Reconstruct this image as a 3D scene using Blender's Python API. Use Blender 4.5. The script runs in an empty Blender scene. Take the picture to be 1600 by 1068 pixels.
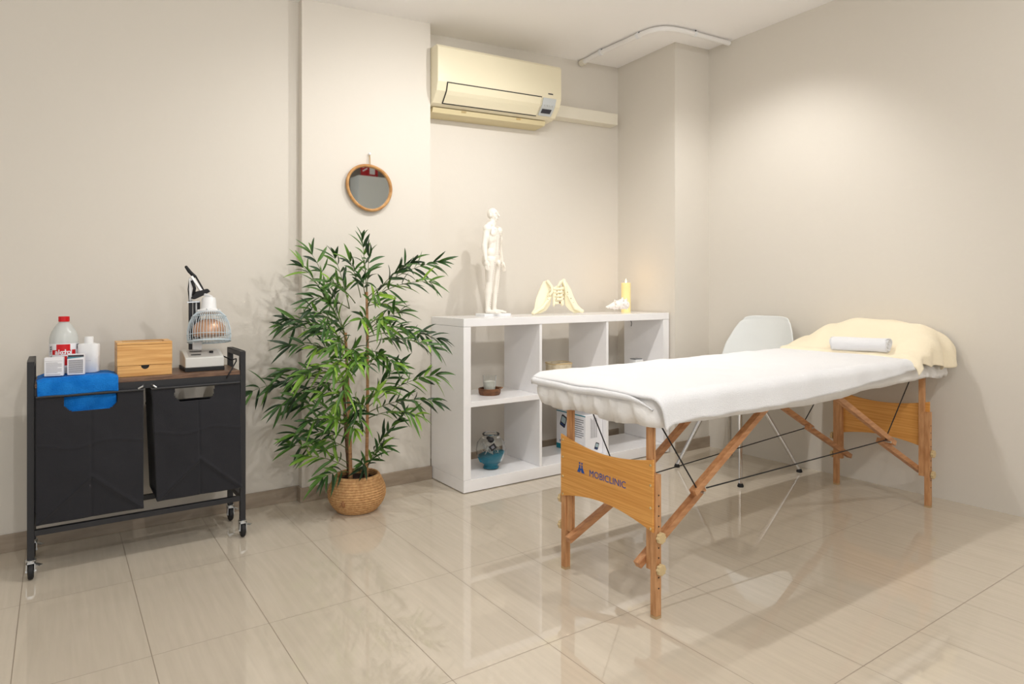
import bpy, bmesh, math, random
from mathutils import Vector, Matrix, noise
from mathutils.bvhtree import BVHTree
random.seed(7)
SC = bpy.context.scene
COL = SC.collection
PI = math.pi

# ------------------------------------------------------------------ camera, light, exposure
cam = bpy.data.cameras.new('camera'); cam.lens = 23.175; cam.sensor_width = 36; cam.shift_y = -0.05125
cam.clip_start = 0.05
camo = bpy.data.objects.new('camera', cam); COL.objects.link(camo)
camo.location = (0, 0, 1); camo.rotation_euler = (PI/2, 0, -math.radians(34.66)); SC.camera = camo
world = bpy.data.worlds.new('world'); SC.world = world; world.use_nodes = True
world.node_tree.nodes['Background'].inputs[0].default_value = (1, .95, .88, 1)
world.node_tree.nodes['Background'].inputs[1].default_value = 0.3
vs = SC.view_settings; vs.view_transform = 'Standard'; vs.look = 'None'; vs.gamma = 1; vs.use_curve_mapping = False
vs.exposure = -0.27
SC.cycles.max_bounces = 10; SC.cycles.diffuse_bounces = 6; SC.cycles.glossy_bounces = 4; SC.cycles.transparent_max_bounces = 12

def cz(x, y): return 2.448 + .058*x - .043*y          # the ceiling slopes a little

# ceiling spotlights: place, power, aim, cone
LAMPS = [(2.66, 1.97, 36, (3.45, 2.35, .35), 108), (2.03, 1.97, 43, (1.2, 3.1, .3), 135), (1.19, 1.97, 42, (1.7, 2.5, 0), 155),
         (2.6, -.1, 42, (2.9, 1.4, 0), 160), (1.19, -.1, 24, (1.2, 1.0, 0), 160), (.34, -.1, 56, (.3, 1.8, 0), 160)]  # this row over the camera is added front fill
for i, (lx, ly, k, aim, cone) in enumerate(LAMPS):
    ld = bpy.data.lights.new('spotlight_lamp', 'SPOT'); ld.energy = k; ld.color = (1, .985, .965)
    ld.spot_size = math.radians(cone); ld.spot_blend = .8; ld.shadow_soft_size = .022
    lo = bpy.data.objects.new('spotlight_lamp', ld); COL.objects.link(lo); lo.location = (lx, ly, cz(lx, ly)-.075)
    lo.rotation_euler = (Vector(aim)-lo.location).to_track_quat('-Z', 'Y').to_euler()

# two added area lights, unseen soft fill behind and left of the camera
for (loc, rot, sx_, sy_, e) in (((-2.37, .3, 1.35), (0, -PI/2, 0), 1.7, 3.0, 22), ((.3, -1.77, 1.35), (PI/2, 0, 0), 3.4, 1.7, 34)):
    ad = bpy.data.lights.new('fill_light', 'AREA'); ad.shape = 'RECTANGLE'; ad.size = sx_; ad.size_y = sy_; ad.energy = e; ad.color = (.95, .98, 1)
    ao = bpy.data.objects.new('fill_light', ad); COL.objects.link(ao); ao.location = loc; ao.rotation_euler = rot
# ------------------------------------------------------------------ helpers
F_, YH_, C_, S_ = 1030., 452., .8225, .5687
def _ab(u):
    X = (u-800)/F_; return C_*X+S_, -S_*X+C_
def on_y(u, v, y):                    # the place at room depth y seen at that spot of the photo
    a, b = _ab(u); d = y/b; return Vector((a*d, y, 1-(v-YH_)/F_*d))
def on_x(u, v, x):
    a, b = _ab(u); d = x/a; return Vector((x, b*d, 1-(v-YH_)/F_*d))
def at(u, v, d):
    a, b = _ab(u); return Vector((a*d, b*d, 1-(v-YH_)/F_*d))

def tag(o, label=None, cat=None, group=None, kind=None):
    for k, v in (('label', label), ('category', cat), ('group', group), ('kind', kind)):
        if v: o[k] = v
    return o
def empty(name, loc, label, cat, rz=0, group=None):
    o = bpy.data.objects.new(name, None); COL.objects.link(o); o.location = loc; o.rotation_euler = (0, 0, rz)
    o.empty_display_size = .05
    return tag(o, label, cat, group)

class MB:
    def __init__(s): s.bm = bmesh.new(); s.col = None
    def _add(s, vs, fs):
        bv = [s.bm.verts.new(v) for v in vs]
        for f in fs:
            try: s.bm.faces.new([bv[i] for i in f])
            except ValueError: pass
        return bv
    def box(s, x0, x1, y0, y1, z0, z1, M=None):
        v = [Vector(p) for p in ((x0,y0,z0),(x1,y0,z0),(x1,y1,z0),(x0,y1,z0),(x0,y0,z1),(x1,y0,z1),(x1,y1,z1),(x0,y1,z1))]
        if M: v = [M @ p for p in v]
        s._add(v, [(0,3,2,1),(4,5,6,7),(0,1,5,4),(1,2,6,5),(2,3,7,6),(3,0,4,7)]); return s
    def bar(s, a, b, w, h, up=(0,0,1)):            # square bar from a to b
        a = Vector(a); b = Vector(b); d = (b-a); L = d.length; d.normalize()
        up = Vector(up); sd = d.cross(up).normalized(); up = sd.cross(d)
        v = []
        for p in (a, b):
            for i, j in ((-1,-1),(1,-1),(1,1),(-1,1)): v.append(p+sd*(w/2*i)+up*(h/2*j))
        s._add(v, [(3,2,1,0),(4,5,6,7),(0,1,5,4),(1,2,6,5),(2,3,7,6),(3,0,4,7)]); return s
    def tube(s, pts, r, n=10, closed=False, cap=True, flat=1.0):
        pts = [Vector(p) for p in pts]; m = len(pts)
        rr = r if isinstance(r, (list, tuple)) else [r]*m
        T = []
        for i in range(m):
            if closed: t = pts[(i+1) % m]-pts[i-1]
            else: t = pts[min(i+1, m-1)]-pts[max(i-1, 0)]
            T.append(t.normalized() if t.length > 1e-9 else Vector((0,0,1)))
        ref = Vector((0,0,1)) if abs(T[0].z) < .9 else Vector((1,0,0))
        nrm = T[0].cross(ref).normalized(); vs = []
        for i in range(m):
            nrm = (nrm - T[i]*nrm.dot(T[i])).normalized(); bn = T[i].cross(nrm)
            for k in range(n):
                a = 2*PI*k/n; vs.append(pts[i]+(nrm*math.cos(a)+bn*math.sin(a)*flat)*rr[i])
        fs = []
        for i in range(m if closed else m-1):
            j = (i+1) % m
            for k in range(n):
                l = (k+1) % n; fs.append((i*n+k, i*n+l, j*n+l, j*n+k))
        if cap and not closed: fs.append(tuple(reversed(range(n)))); fs.append(tuple((m-1)*n+k for k in range(n)))
        s._add(vs, fs); return s
    def lathe(s, prof, c=(0,0,0), n=32, M=None, sx=1, sy=1):
        vs = []; fs = []; m = len(prof)
        for r, z in prof:
            for k in range(n):
                a = 2*PI*k/n; p = Vector((r*math.cos(a)*sx, r*math.sin(a)*sy, z)); p = (M @ p) if M else p
                vs.append(p+Vector(c))
        for i in range(m-1):
            for k in range(n):
                l = (k+1) % n; fs.append((i*n+k, i*n+l, (i+1)*n+l, (i+1)*n+k))
        if prof[0][0] > 1e-6: fs.append(tuple(reversed(range(n))))
        if prof[-1][0] > 1e-6: fs.append(tuple((m-1)*n+k for k in range(n)))
        s._add(vs, fs); return s
    def ball(s, c, r, M=None, n=16, m=10):
        c = Vector(c); r = Vector((r,r,r)) if not hasattr(r, '__len__') else Vector(r)
        vs = []; fs = []
        for i in range(m+1):
            th = PI*i/m
            for k in range(n):
                a = 2*PI*k/n; p = Vector((math.sin(th)*math.cos(a)*r.x, math.sin(th)*math.sin(a)*r.y, -math.cos(th)*r.z))
                if M: p = M @ p
                vs.append(c+p)
        for i in range(m):
            for k in range(n):
                l = (k+1) % n; fs.append((i*n+k, i*n+l, (i+1)*n+l, (i+1)*n+k))
        s._add(vs, fs); return s
    def limb(s, a, b, ra, rb, n=14):
        s.tube([a, b], [ra, rb], n); s.ball(a, ra, n=n, m=8); s.ball(b, rb, n=n, m=8); return s
    def prism(s, poly, fn, t0, t1):                 # poly of 2-D points, fn(a, b, t) -> 3-D
        n = len(poly); vs = [fn(a, b, t0) for a, b in poly]+[fn(a, b, t1) for a, b in poly]
        fs = [tuple(range(n)), tuple(reversed(range(n, 2*n)))]
        for i in range(n): fs.append((i, i+n, (i+1) % n+n, (i+1) % n))
        s._add(vs, fs); return s
    def grid(s, fn, nu, nv, cu=False):
        vs = [fn(i/(nu if cu else nu-1), j/(nv-1)) for i in range(nu) for j in range(nv)]
        fs = []
        for i in range(nu if cu else nu-1):
            for j in range(nv-1):
                k = (i+1) % nu; fs.append((i*nv+j, k*nv+j, k*nv+j+1, i*nv+j+1))
        return s._add(vs, fs)
    def quad(s, *p): s._add([Vector(q) for q in p], [tuple(range(len(p)))]); return s
    def build(s, name, m, parent=None, smooth=False, bevel=0, solid=0, sub=0, seg=2, merge=True, recalc=True, soff=-1):
        if merge: bmesh.ops.remove_doubles(s.bm, verts=s.bm.verts, dist=1e-6)
        dead = [f for f in s.bm.faces if f.calc_area() < 1e-12]
        if dead: bmesh.ops.delete(s.bm, geom=dead, context='FACES_ONLY')
        if recalc: bmesh.ops.recalc_face_normals(s.bm, faces=s.bm.faces)
        me = bpy.data.meshes.new(name); s.bm.to_mesh(me); s.bm.free()
        me.materials.append(m)
        o = bpy.data.objects.new(name, me); COL.objects.link(o)
        if parent:
            o.parent = parent
        if smooth:
            for p in me.polygons: p.use_smooth = True
            if smooth == 'auto':
                try: me.set_sharp_from_angle(angle=math.radians(38))
                except Exception: pass
        if solid:
            d = o.modifiers.new('s', 'SOLIDIFY'); d.thickness = solid; d.offset = soff
        if sub:
            d = o.modifiers.new('ss', 'SUBSURF'); d.levels = sub; d.render_levels = sub
        if bevel:
            d = o.modifiers.new('b', 'BEVEL'); d.width = bevel; d.segments = seg; d.limit_method = 'ANGLE'; d.angle_limit = math.radians(40)
        return o

def rehome(o, root):       # a mesh written in room coordinates becomes a child of a thing that stands at root
    pm = root_matrix(root)
    o.parent = root; o.matrix_parent_inverse = Matrix.Identity(4)
    o.data.transform(pm.inverted()); return o
def root_matrix(r):
    m = Matrix.Translation(r.location) @ Matrix.Rotation(r.rotation_euler.z, 4, 'Z')
    return (root_matrix(r.parent) @ m) if r.parent else m
def settle(root):          # children written in room coordinates -> local coordinates of their thing
    inv = root_matrix(root).inverted()
    def rec(o):
        for c in o.children:
            if c.type == 'MESH' and not c.get('_ok'): c.data.transform(inv)
            rec(c)
    bpy.context.view_layer.update(); rec(root)
def base_origin(o):        # single-mesh things get their origin at their base
    vs_ = [v.co for v in o.data.vertices]
    c = Vector(((min(v.x for v in vs_)+max(v.x for v in vs_))/2, (min(v.y for v in vs_)+max(v.y for v in vs_))/2, min(v.z for v in vs_)))
    o.data.transform(Matrix.Translation(-c)); o.location = c
    return o

def blob(mb, name, mat_, parent=None, voxel=.002, smooth_it=3):
    o = mb.build(name, mat_, None, smooth=True, merge=False)
    d = o.modifiers.new('r', 'REMESH'); d.mode = 'VOXEL'; d.voxel_size = voxel; d.use_smooth_shade = True
    if smooth_it:
        d = o.modifiers.new('sm', 'SMOOTH'); d.iterations = smooth_it; d.factor = .5
    dg = bpy.context.evaluated_depsgraph_get(); dg.update()
    me = bpy.data.meshes.new_from_object(o.evaluated_get(dg)); o.modifiers.clear()
    old = o.data; o.data = me; bpy.data.meshes.remove(old)
    me.name = name
    for p in me.polygons: p.use_smooth = True
    if not me.materials: me.materials.append(mat_)
    if parent: o.parent = parent
    return o

def lettering(name, s, size, M, mat_, parent=None, depth=.0002, align='CENTER', bold=0):
    cu = bpy.data.curves.new('t', 'FONT'); cu.body = s; cu.size = size; cu.extrude = depth; cu.align_x = align; cu.align_y = 'CENTER'
    cu.offset = bold; cu.resolution_u = 3
    t = bpy.data.objects.new('t', cu); COL.objects.link(t)
    dg = bpy.context.evaluated_depsgraph_get(); dg.update()
    me = bpy.data.meshes.new_from_object(t.evaluated_get(dg)); bpy.data.objects.remove(t); bpy.data.curves.remove(cu)
    me.transform(M); me.materials.clear(); me.materials.append(mat_)
    o = bpy.data.objects.new(name, me); COL.objects.link(o)
    if parent: o.parent = parent
    return o
def frame(o, xa, ya):      # matrix: text x along xa, y along ya, at o
    xa = Vector(xa).normalized(); ya = Vector(ya).normalized(); za = xa.cross(ya)
    M = Matrix((xa, ya, za)).transposed().to_4x4(); M.translation = Vector(o); return M

# ------------------------------------------------------------------ materials
def mat(name, col, rough=.5, metal=0, spec=.5, bump=None, var=None, trans=0, emit=None, coat=0, sheen=0, ior=1.45, alpha=1, sss=0):
    m = bpy.data.materials.new(name); m.use_nodes = True; nt = m.node_tree; b = nt.nodes['Principled BSDF']
    b.inputs['Base Color'].default_value = (*col, 1); b.inputs['Roughness'].default_value = rough
    b.inputs['Metallic'].default_value = metal; b.inputs['Specular IOR Level'].default_value = spec
    b.inputs['Transmission Weight'].default_value = trans; b.inputs['IOR'].default_value = ior
    b.inputs['Coat Weight'].default_value = coat; b.inputs['Sheen Weight'].default_value = sheen
    b.inputs['Coat Roughness'].default_value = .08
    if sss: b.inputs['Subsurface Weight'].default_value = sss; b.inputs['Subsurface Radius'].default_value = (.02, .015, .01); b.inputs['Subsurface Scale'].default_value = 1
    if emit: b.inputs['Emission Color'].default_value = (*emit[0], 1); b.inputs['Emission Strength'].default_value = emit[1]
    tc = nt.nodes.new('ShaderNodeTexCoord')
    if bump:                                   # (scale, strength[, stretch])
        sc, st = bump[0], bump[1]; mp = nt.nodes.new('ShaderNodeMapping'); mp.inputs['Scale'].default_value = bump[2] if len(bump) > 2 else (1,1,1)
        nz = nt.nodes.new('ShaderNodeTexNoise'); nz.inputs['Scale'].default_value = sc; nz.inputs['Detail'].default_value = 4
        bp = nt.nodes.new('ShaderNodeBump'); bp.inputs['Strength'].default_value = st; bp.inputs['Distance'].default_value = .01
        nt.links.new(tc.outputs['Object'], mp.inputs['Vector']); nt.links.new(mp.outputs[0], nz.inputs['Vector'])
        nt.links.new(nz.outputs['Fac'], bp.inputs['Height']); nt.links.new(bp.outputs[0], b.inputs['Normal'])
    if var:                                    # (scale, other colour, stretch[, lo, hi])
        mp = nt.nodes.new('ShaderNodeMapping'); mp.inputs['Scale'].default_value = var[2]
        nz = nt.nodes.new('ShaderNodeTexNoise'); nz.inputs['Scale'].default_value = var[0]; nz.inputs['Detail'].default_value = 5
        cr = nt.nodes.new('ShaderNodeValToRGB'); cr.color_ramp.elements[0].color = (*col, 1); cr.color_ramp.elements[1].color = (*var[1], 1)
        cr.color_ramp.elements[0].position = var[3] if len(var) > 3 else .35; cr.color_ramp.elements[1].position = var[4] if len(var) > 4 else .65
        nt.links.new(tc.outputs['Object'], mp.inputs['Vector']); nt.links.new(mp.outputs[0], nz.inputs['Vector'])
        nt.links.new(nz.outputs['Fac'], cr.inputs[0]); nt.links.new(cr.outputs[0], b.inputs['Base Color'])
    return m
def srgb(r, g, b):
    f = lambda c: (c/255/12.92) if c/255 <= .04045 else ((c/255+.055)/1.055)**2.4
    return (f(r), f(g), f(b))

M_WALL = mat('cream_wall_paint', srgb(219,213,203), .85, spec=.25, bump=(60, .03))
M_CEIL = mat('ceiling_paint', srgb(250,248,247), .9, spec=.2, bump=(40, .03))
M_BASE = mat('taupe_skirting_tile', srgb(150,135,118), .25, var=(6, srgb(166,151,133), (1,1,6)))
M_WHITE = mat('white_lacquer', srgb(244,243,244), .22, coat=.3)
M_BEECH = mat('beech_wood', srgb(208,158,112), .45, var=(14, srgb(184,131,86), (6,6,1)))
M_BEECHH = mat('beech_wood_rail', srgb(202,150,106), .45, var=(14, srgb(174,120,80), (1,6,6)))
M_BLACK = mat('black_powder_coat', srgb(38,38,41), .45, bump=(300, .05))
M_BAG = mat('black_nonwoven_fabric', srgb(42,42,46), .85, spec=.2, bump=(500, .25), sheen=.15)
M_TERRY = mat('white_terry', srgb(243,243,245), .95, spec=.1, bump=(350, .5), sheen=.3)
M_SHEET = mat('white_cotton', srgb(240,238,236), .9, spec=.1, bump=(200, .1), sheen=.1)
M_CREAM = mat('cream_cotton', srgb(245,232,205), .9, spec=.1, bump=(260, .25), sheen=.2)
M_BLUE = mat('blue_terry', srgb(14,112,205), .95, spec=.1, bump=(300, .6), var=(25, srgb(30,130,222), (1,1,1)), sheen=.1)
M_CHROME = mat('chrome', (.75,.75,.76), .12, metal=1)
M_STEEL = mat('zinc_steel', (.62,.64,.66), .3, metal=1)
M_RUB = mat('black_rubber', srgb(26,26,28), .6)
M_PLW = mat('white_plastic', srgb(236,237,238), .3, sss=0)
M_CHAIR = mat('white_chair_plastic', srgb(226,229,228), .35)
M_AC = mat('aged_cream_plastic', srgb(231,222,194), .22, coat=.3)
M_DARK = mat('dark_slot', srgb(40,38,36), .6)
M_TRUNK = mat('cream_trunking', srgb(232,226,210), .5)
M_PIPE = mat('white_pipe', srgb(240,238,236), .35)
M_LEDLENS = mat('lit_downlight_lens', (1,1,1), .5, emit=((1,.93,.84), 12))
M_GLASS = mat('clear_glass', (.96,.98,.98), .02, trans=1, ior=1.45)
M_CREAMBONE = mat('bone_resin', srgb(246,238,208), .4, sss=0)
M_FIG = mat('white_vinyl', srgb(244,238,228), .4)
M_INK = mat('dark_ink', srgb(50,50,58), .6)
M_BLINK = mat('blue_ink', srgb(30,80,160), .5)
M_PRINT = mat('grey_print', srgb(120,120,128), .7)
M_TEAL = mat('teal_print', srgb(0,130,150), .6)
M_RED = mat('red_plastic', srgb(205,16,24), .35)
M_PAPER = mat('white_card', srgb(238,238,242), .6)
M_BRASS = mat('brass_screw', (.75,.62,.35), .3, metal=1)

def floor_mat():
    m = bpy.data.materials.new('polished_beige_tile'); m.use_nodes = True; nt = m.node_tree; N = nt.nodes; L = nt.links
    b = N['Principled BSDF']; tc = N.new('ShaderNodeTexCoord'); sx = N.new('ShaderNodeSeparateXYZ'); L.new(tc.outputs['Object'], sx.inputs[0])
    def math_(op, a, bb=None, c=None):
        n = N.new('ShaderNodeMath'); n.operation = op
        for i, q in enumerate((a, bb, c)):
            if q is None: continue
            if isinstance(q, (int, float)): n.inputs[i].default_value = q
            else: L.new(q, n.inputs[i])
        return n.outputs[0]
    tx = math_('DIVIDE', math_('SUBTRACT', sx.outputs[0], .215-.31*20), .31)
    ty = math_('DIVIDE', math_('SUBTRACT', sx.outputs[1], 2.04-.565*20), .565)
    fx_, fy_ = math_('FRACT', tx), math_('FRACT', ty)
    ex = math_('MULTIPLY', math_('MINIMUM', fx_, math_('SUBTRACT', 1.0, fx_)), .31)
    ey = math_('MULTIPLY', math_('MINIMUM', fy_, math_('SUBTRACT', 1.0, fy_)), .565)
    e = math_('MINIMUM', ex, ey); g = math_('LESS_THAN', e, .0011)
    idn = math_('ADD', math_('MULTIPLY', math_('FLOOR', tx), 12.9898), math_('MULTIPLY', math_('FLOOR', ty), 78.233))
    rnd = math_('FRACT', math_('MULTIPLY', math_('SINE', idn), 43758.5))
    mp = N.new('ShaderNodeMapping'); mp.inputs['Scale'].default_value = (26, 1.6, 1); L.new(tc.outputs['Object'], mp.inputs['Vector'])
    cmb = N.new('ShaderNodeCombineXYZ'); L.new(math_('MULTIPLY', rnd, 40.0), cmb.inputs[0]); L.new(math_('MULTIPLY', rnd, 17.0), cmb.inputs[1]); L.new(cmb.outputs[0], mp.inputs['Location'])
    nz = N.new('ShaderNodeTexNoise'); nz.inputs['Scale'].default_value = 2.2; nz.inputs['Detail'].default_value = 6; nz.inputs['Distortion'].default_value = .3
    L.new(mp.outputs[0], nz.inputs['Vector'])
    cr = N.new('ShaderNodeValToRGB'); cr.color_ramp.elements[0].position = .3; cr.color_ramp.elements[1].position = .7
    cr.color_ramp.elements[0].color = (*srgb(200,189,172), 1); cr.color_ramp.elements[1].color = (*srgb(208,197,180), 1)
    L.new(nz.outputs['Fac'], cr.inputs[0])
    mx = N.new('ShaderNodeMix'); mx.data_type = 'RGBA'; L.new(g, mx.inputs[0]); L.new(cr.outputs[0], mx.inputs[6]); mx.inputs[7].default_value = (*srgb(140,126,110), 1)
    L.new(mx.outputs[2], b.inputs['Base Color'])
    L.new(math_('ADD', math_('MULTIPLY', g, .5), .03), b.inputs['Roughness'])
    b.inputs['Specular IOR Level'].default_value = 1.0; b.inputs['IOR'].default_value = 1.55
    n2 = N.new('ShaderNodeTexNoise'); n2.inputs['Scale'].default_value = 3; L.new(tc.outputs['Object'], n2.inputs['Vector'])
    bp = N.new('ShaderNodeBump'); bp.inputs['Strength'].default_value = .03; bp.inputs['Distance'].default_value = .01
    L.new(math_('ADD', math_('MULTIPLY', n2.outputs['Fac'], .3), math_('MULTIPLY', g, -.3)), bp.inputs['Height']); L.new(bp.outputs[0], b.inputs['Normal'])
    return m
M_FLOOR = floor_mat()

def panel_wood(name, c1, c2, axis_scale, sc=5):
    m = bpy.data.materials.new(name); m.use_nodes = True; nt = m.node_tree; N = nt.nodes; L = nt.links; b = N['Principled BSDF']
    tc = N.new('ShaderNodeTexCoord'); mp = N.new('ShaderNodeMapping'); mp.inputs['Scale'].default_value = axis_scale
    nz = N.new('ShaderNodeTexNoise'); nz.inputs['Scale'].default_value = sc; nz.inputs['Detail'].default_value = 7; nz.inputs['Distortion'].default_value = .6
    cr = N.new('ShaderNodeValToRGB'); cr.color_ramp.elements[0].color = (*c1, 1); cr.color_ramp.elements[1].color = (*c2, 1)
    cr.color_ramp.elements[0].position = .38; cr.color_ramp.elements[1].position = .62
    L.new(tc.outputs['Object'], mp.inputs[0]); L.new(mp.outputs[0], nz.inputs['Vector']); L.new(nz.outputs['Fac'], cr.inputs[0]); L.new(cr.outputs[0], b.inputs['Base Color'])
    b.inputs['Roughness'].default_value = .4; return m
M_PANEL = panel_wood('orange_beech_veneer', srgb(210,146,70), srgb(228,168,92), (1, .8, 40))
M_BAMBOO = panel_wood('bamboo', srgb(206,150,84), srgb(230,182,116), (1.5, 1.5, 40), 3)
M_RUSTIC = panel_wood('rustic_brown_board', srgb(92,66,50), srgb(128,98,76), (3, 30, 30))

# ------------------------------------------------------------------ the room
def wallp(name, pts):        # footprint polygon, up to the ceiling
    mb = MB(); n = len(pts)
    vs_ = [Vector((x, y, 0)) for x, y in pts]+[Vector((x, y, cz(x, y))) for x, y in pts]
    mb._add(vs_, [tuple(range(n)), tuple(range(n, 2*n))]+[(i, (i+1) % n, (i+1) % n+n, i+n) for i in range(n)])
    o = mb.build(name, M_WALL); o['kind'] = 'structure'; return o
M_WALL2 = mat('darkened_unseen_wall', srgb(170,164,154), .85)  # unseen walls toned down to cut bounced light
XL, YF = -2.4, -1.8
wallp('wall_back_left', [(XL, 3.163), (.95, 3.163), (.95, 3.4), (XL, 3.4)])
wallp('wall_pillar', [(.95, 3.112), (1.632, 3.122), (1.632, 3.4), (.95, 3.4)])
wallp('wall_back', [(1.632, 3.243), (3.108, 3.243), (3.108, 3.4), (1.632, 3.4)])
wallp('wall_column', [(3.108, 2.746), (3.425, 2.746), (3.6, 2.746), (3.6, 3.4), (3.108, 3.4)])
wallp('wall_right', [(3.425, 2.746), (3.466, 1.934), (3.493, 1.1), (3.52, YF), (3.7, YF), (3.7, 2.746)])
wallp('wall_front', [(XL, YF), (3.7, YF), (3.7, YF-.15), (XL, YF-.15)]); bpy.data.objects['wall_front'].data.materials[0] = M_WALL2
wallp('wall_left', [(XL-.15, YF-.15), (XL, YF-.15), (XL, 3.4), (XL-.15, 3.4)]); bpy.data.objects['wall_left'].data.materials[0] = M_WALL2
mb = MB(); mb.box(XL-.15, 3.7, YF-.15, 3.4, -.1, 0); o = mb.build('floor', M_FLOOR); o['kind'] = 'structure'
mb = MB(); P4 = [(XL-.15, YF-.15), (3.7, YF-.15), (3.7, 3.4), (XL-.15, 3.4)]
mb._add([Vector((x, y, cz(x, y))) for x, y in P4]+[Vector((x, y, cz(x, y)+.1)) for x, y in P4], [(0,1,2,3),(7,6,5,4),(0,4,5,1),(1,5,6,2),(2,6,7,3),(3,7,4,0)])
o = mb.build('ceiling', M_CEIL); o['kind'] = 'structure'
def skirt(name, x0, x1, y, t=.01, h=.068, joint=()):
    mb = MB(); mb.box(x0, x1, y-t, y, 0, h); return tag(mb.build(name, M_BASE, bevel=.0015), kind='structure')
skirt('baseboard_back_left', XL, .942, 3.163)
mb = MB(); mb.box(.940, .950, 3.102, 3.163, 0, .068); mb.box(.950, 1.634, 3.104, 3.122, 0, .068)
tag(mb.build('baseboard_pillar', M_BASE, bevel=.0015), kind='structure')
skirt('baseboard_back', 1.632, 3.108, 3.243)
skirt('baseboard_column', 3.108, 3.425, 2.746)
# made-up frames around the two added fill lights
for nm, horiz, a0, a1, wv in (('fill_frame_1', True, -1.42, 2.02, -1.795), ('fill_frame_2', False, -1.22, 1.82, -2.395)):
    mb = MB(); z0_, z1_ = .48, 2.22
    for p0, p1, q0, q1 in ((a0-.06, a1+.06, z0_-.06, z0_), (a0-.06, a1+.06, z1_, z1_+.06), (a0-.06, a0, z0_, z1_), (a1, a1+.06, z0_, z1_), ((a0+a1)/2-.02, (a0+a1)/2+.02, z0_, z1_)):
        if horiz: mb.box(p0, p1, wv, wv+.05, q0, q1)
        else: mb.box(wv, wv+.05, p0, p1, q0, q1)
    tag(mb.build(nm, mat('white_fill_frame', srgb(235,235,235), .4), bevel=.002), kind='structure')
# conduit along ceiling
def bez(p0, p1, p2, p3, n=12):
    return [Vector(p0)*(1-t)**3+Vector(p1)*3*t*(1-t)**2+Vector(p2)*3*t*t*(1-t)+Vector(p3)*t**3 for t in [i/n for i in range(n+1)]]
root = empty('ceiling_pipe', (2.77, 3.2, cz(2.77, 3.2)), 'white bent pipe clipped to the ceiling around the wall column', 'pipe')
zc = lambda x, y: cz(x, y)-.02
def onc(u, v):
    p = at(u, v, 3.8)
    for _ in range(12):
        d = F_*(zc(p.x, p.y)-1)/(YH_-v); p = at(u, v, d)
    return p
L1_ = [onc(908, 99), onc(938, 82.5), onc(997, 56)]
arc = bez(onc(997, 56), onc(1022, 44.5), onc(1038, 40), onc(1083, 52.5))
end = [onc(1110, 60), onc(1139, 67.5)]
mb = MB(); mb.tube(L1_+arc[1:]+end, .015, 14); mb.build('pipe', M_PIPE, root, smooth='auto')
mb = MB(); mb.tube([L1_[0], L1_[0].lerp(L1_[1], .2)], .02, 14); mb.build('end_sleeve', M_TRUNK, root, smooth='auto')
for q, dr in ((onc(939, 82), (0,1,0)), (onc(997, 56), (0,1,0)), (onc(1085, 53), (1,-.1,0))):
    q.z = zc(q.x, q.y); dv = Vector(dr)*.009
    mb = MB(); mb.tube([q-dv, q+dv], .0185, 14); mb.box(q.x-.008, q.x+.008, q.y-.008, q.y+.008, q.z, q.z+.021)
    c = mb.build('clip', M_PLW, root, smooth='auto')
    mb = MB(); mb.ball(q+Vector((-.006,-.014,.012)), .005); mb.build('clip_screw', M_DARK, c, smooth=True)
settle(root)
# ceiling downlights (out of frame, row over the camera added as fill)
for i, (lx, ly, *_r) in enumerate(LAMPS):
    z = cz(lx, ly); r = empty('ceiling_spotlight', (lx, ly, z), 'small white cylinder spotlight on the ceiling, unseen, row over the camera added as fill', 'ceiling light', group='ceiling spotlights')
    mb = MB(); mb.lathe([(.05, 0), (.052, -.012), (.036, -.014), (.036, -.052), (.033, -.052), (.033, -.03)]); mb.build('housing', M_PLW, r, smooth='auto')
    mb = MB(); mb.lathe([(.033, -.042), (.0001, -.042)]); mb.build('lens', M_LEDLENS, r)

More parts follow.
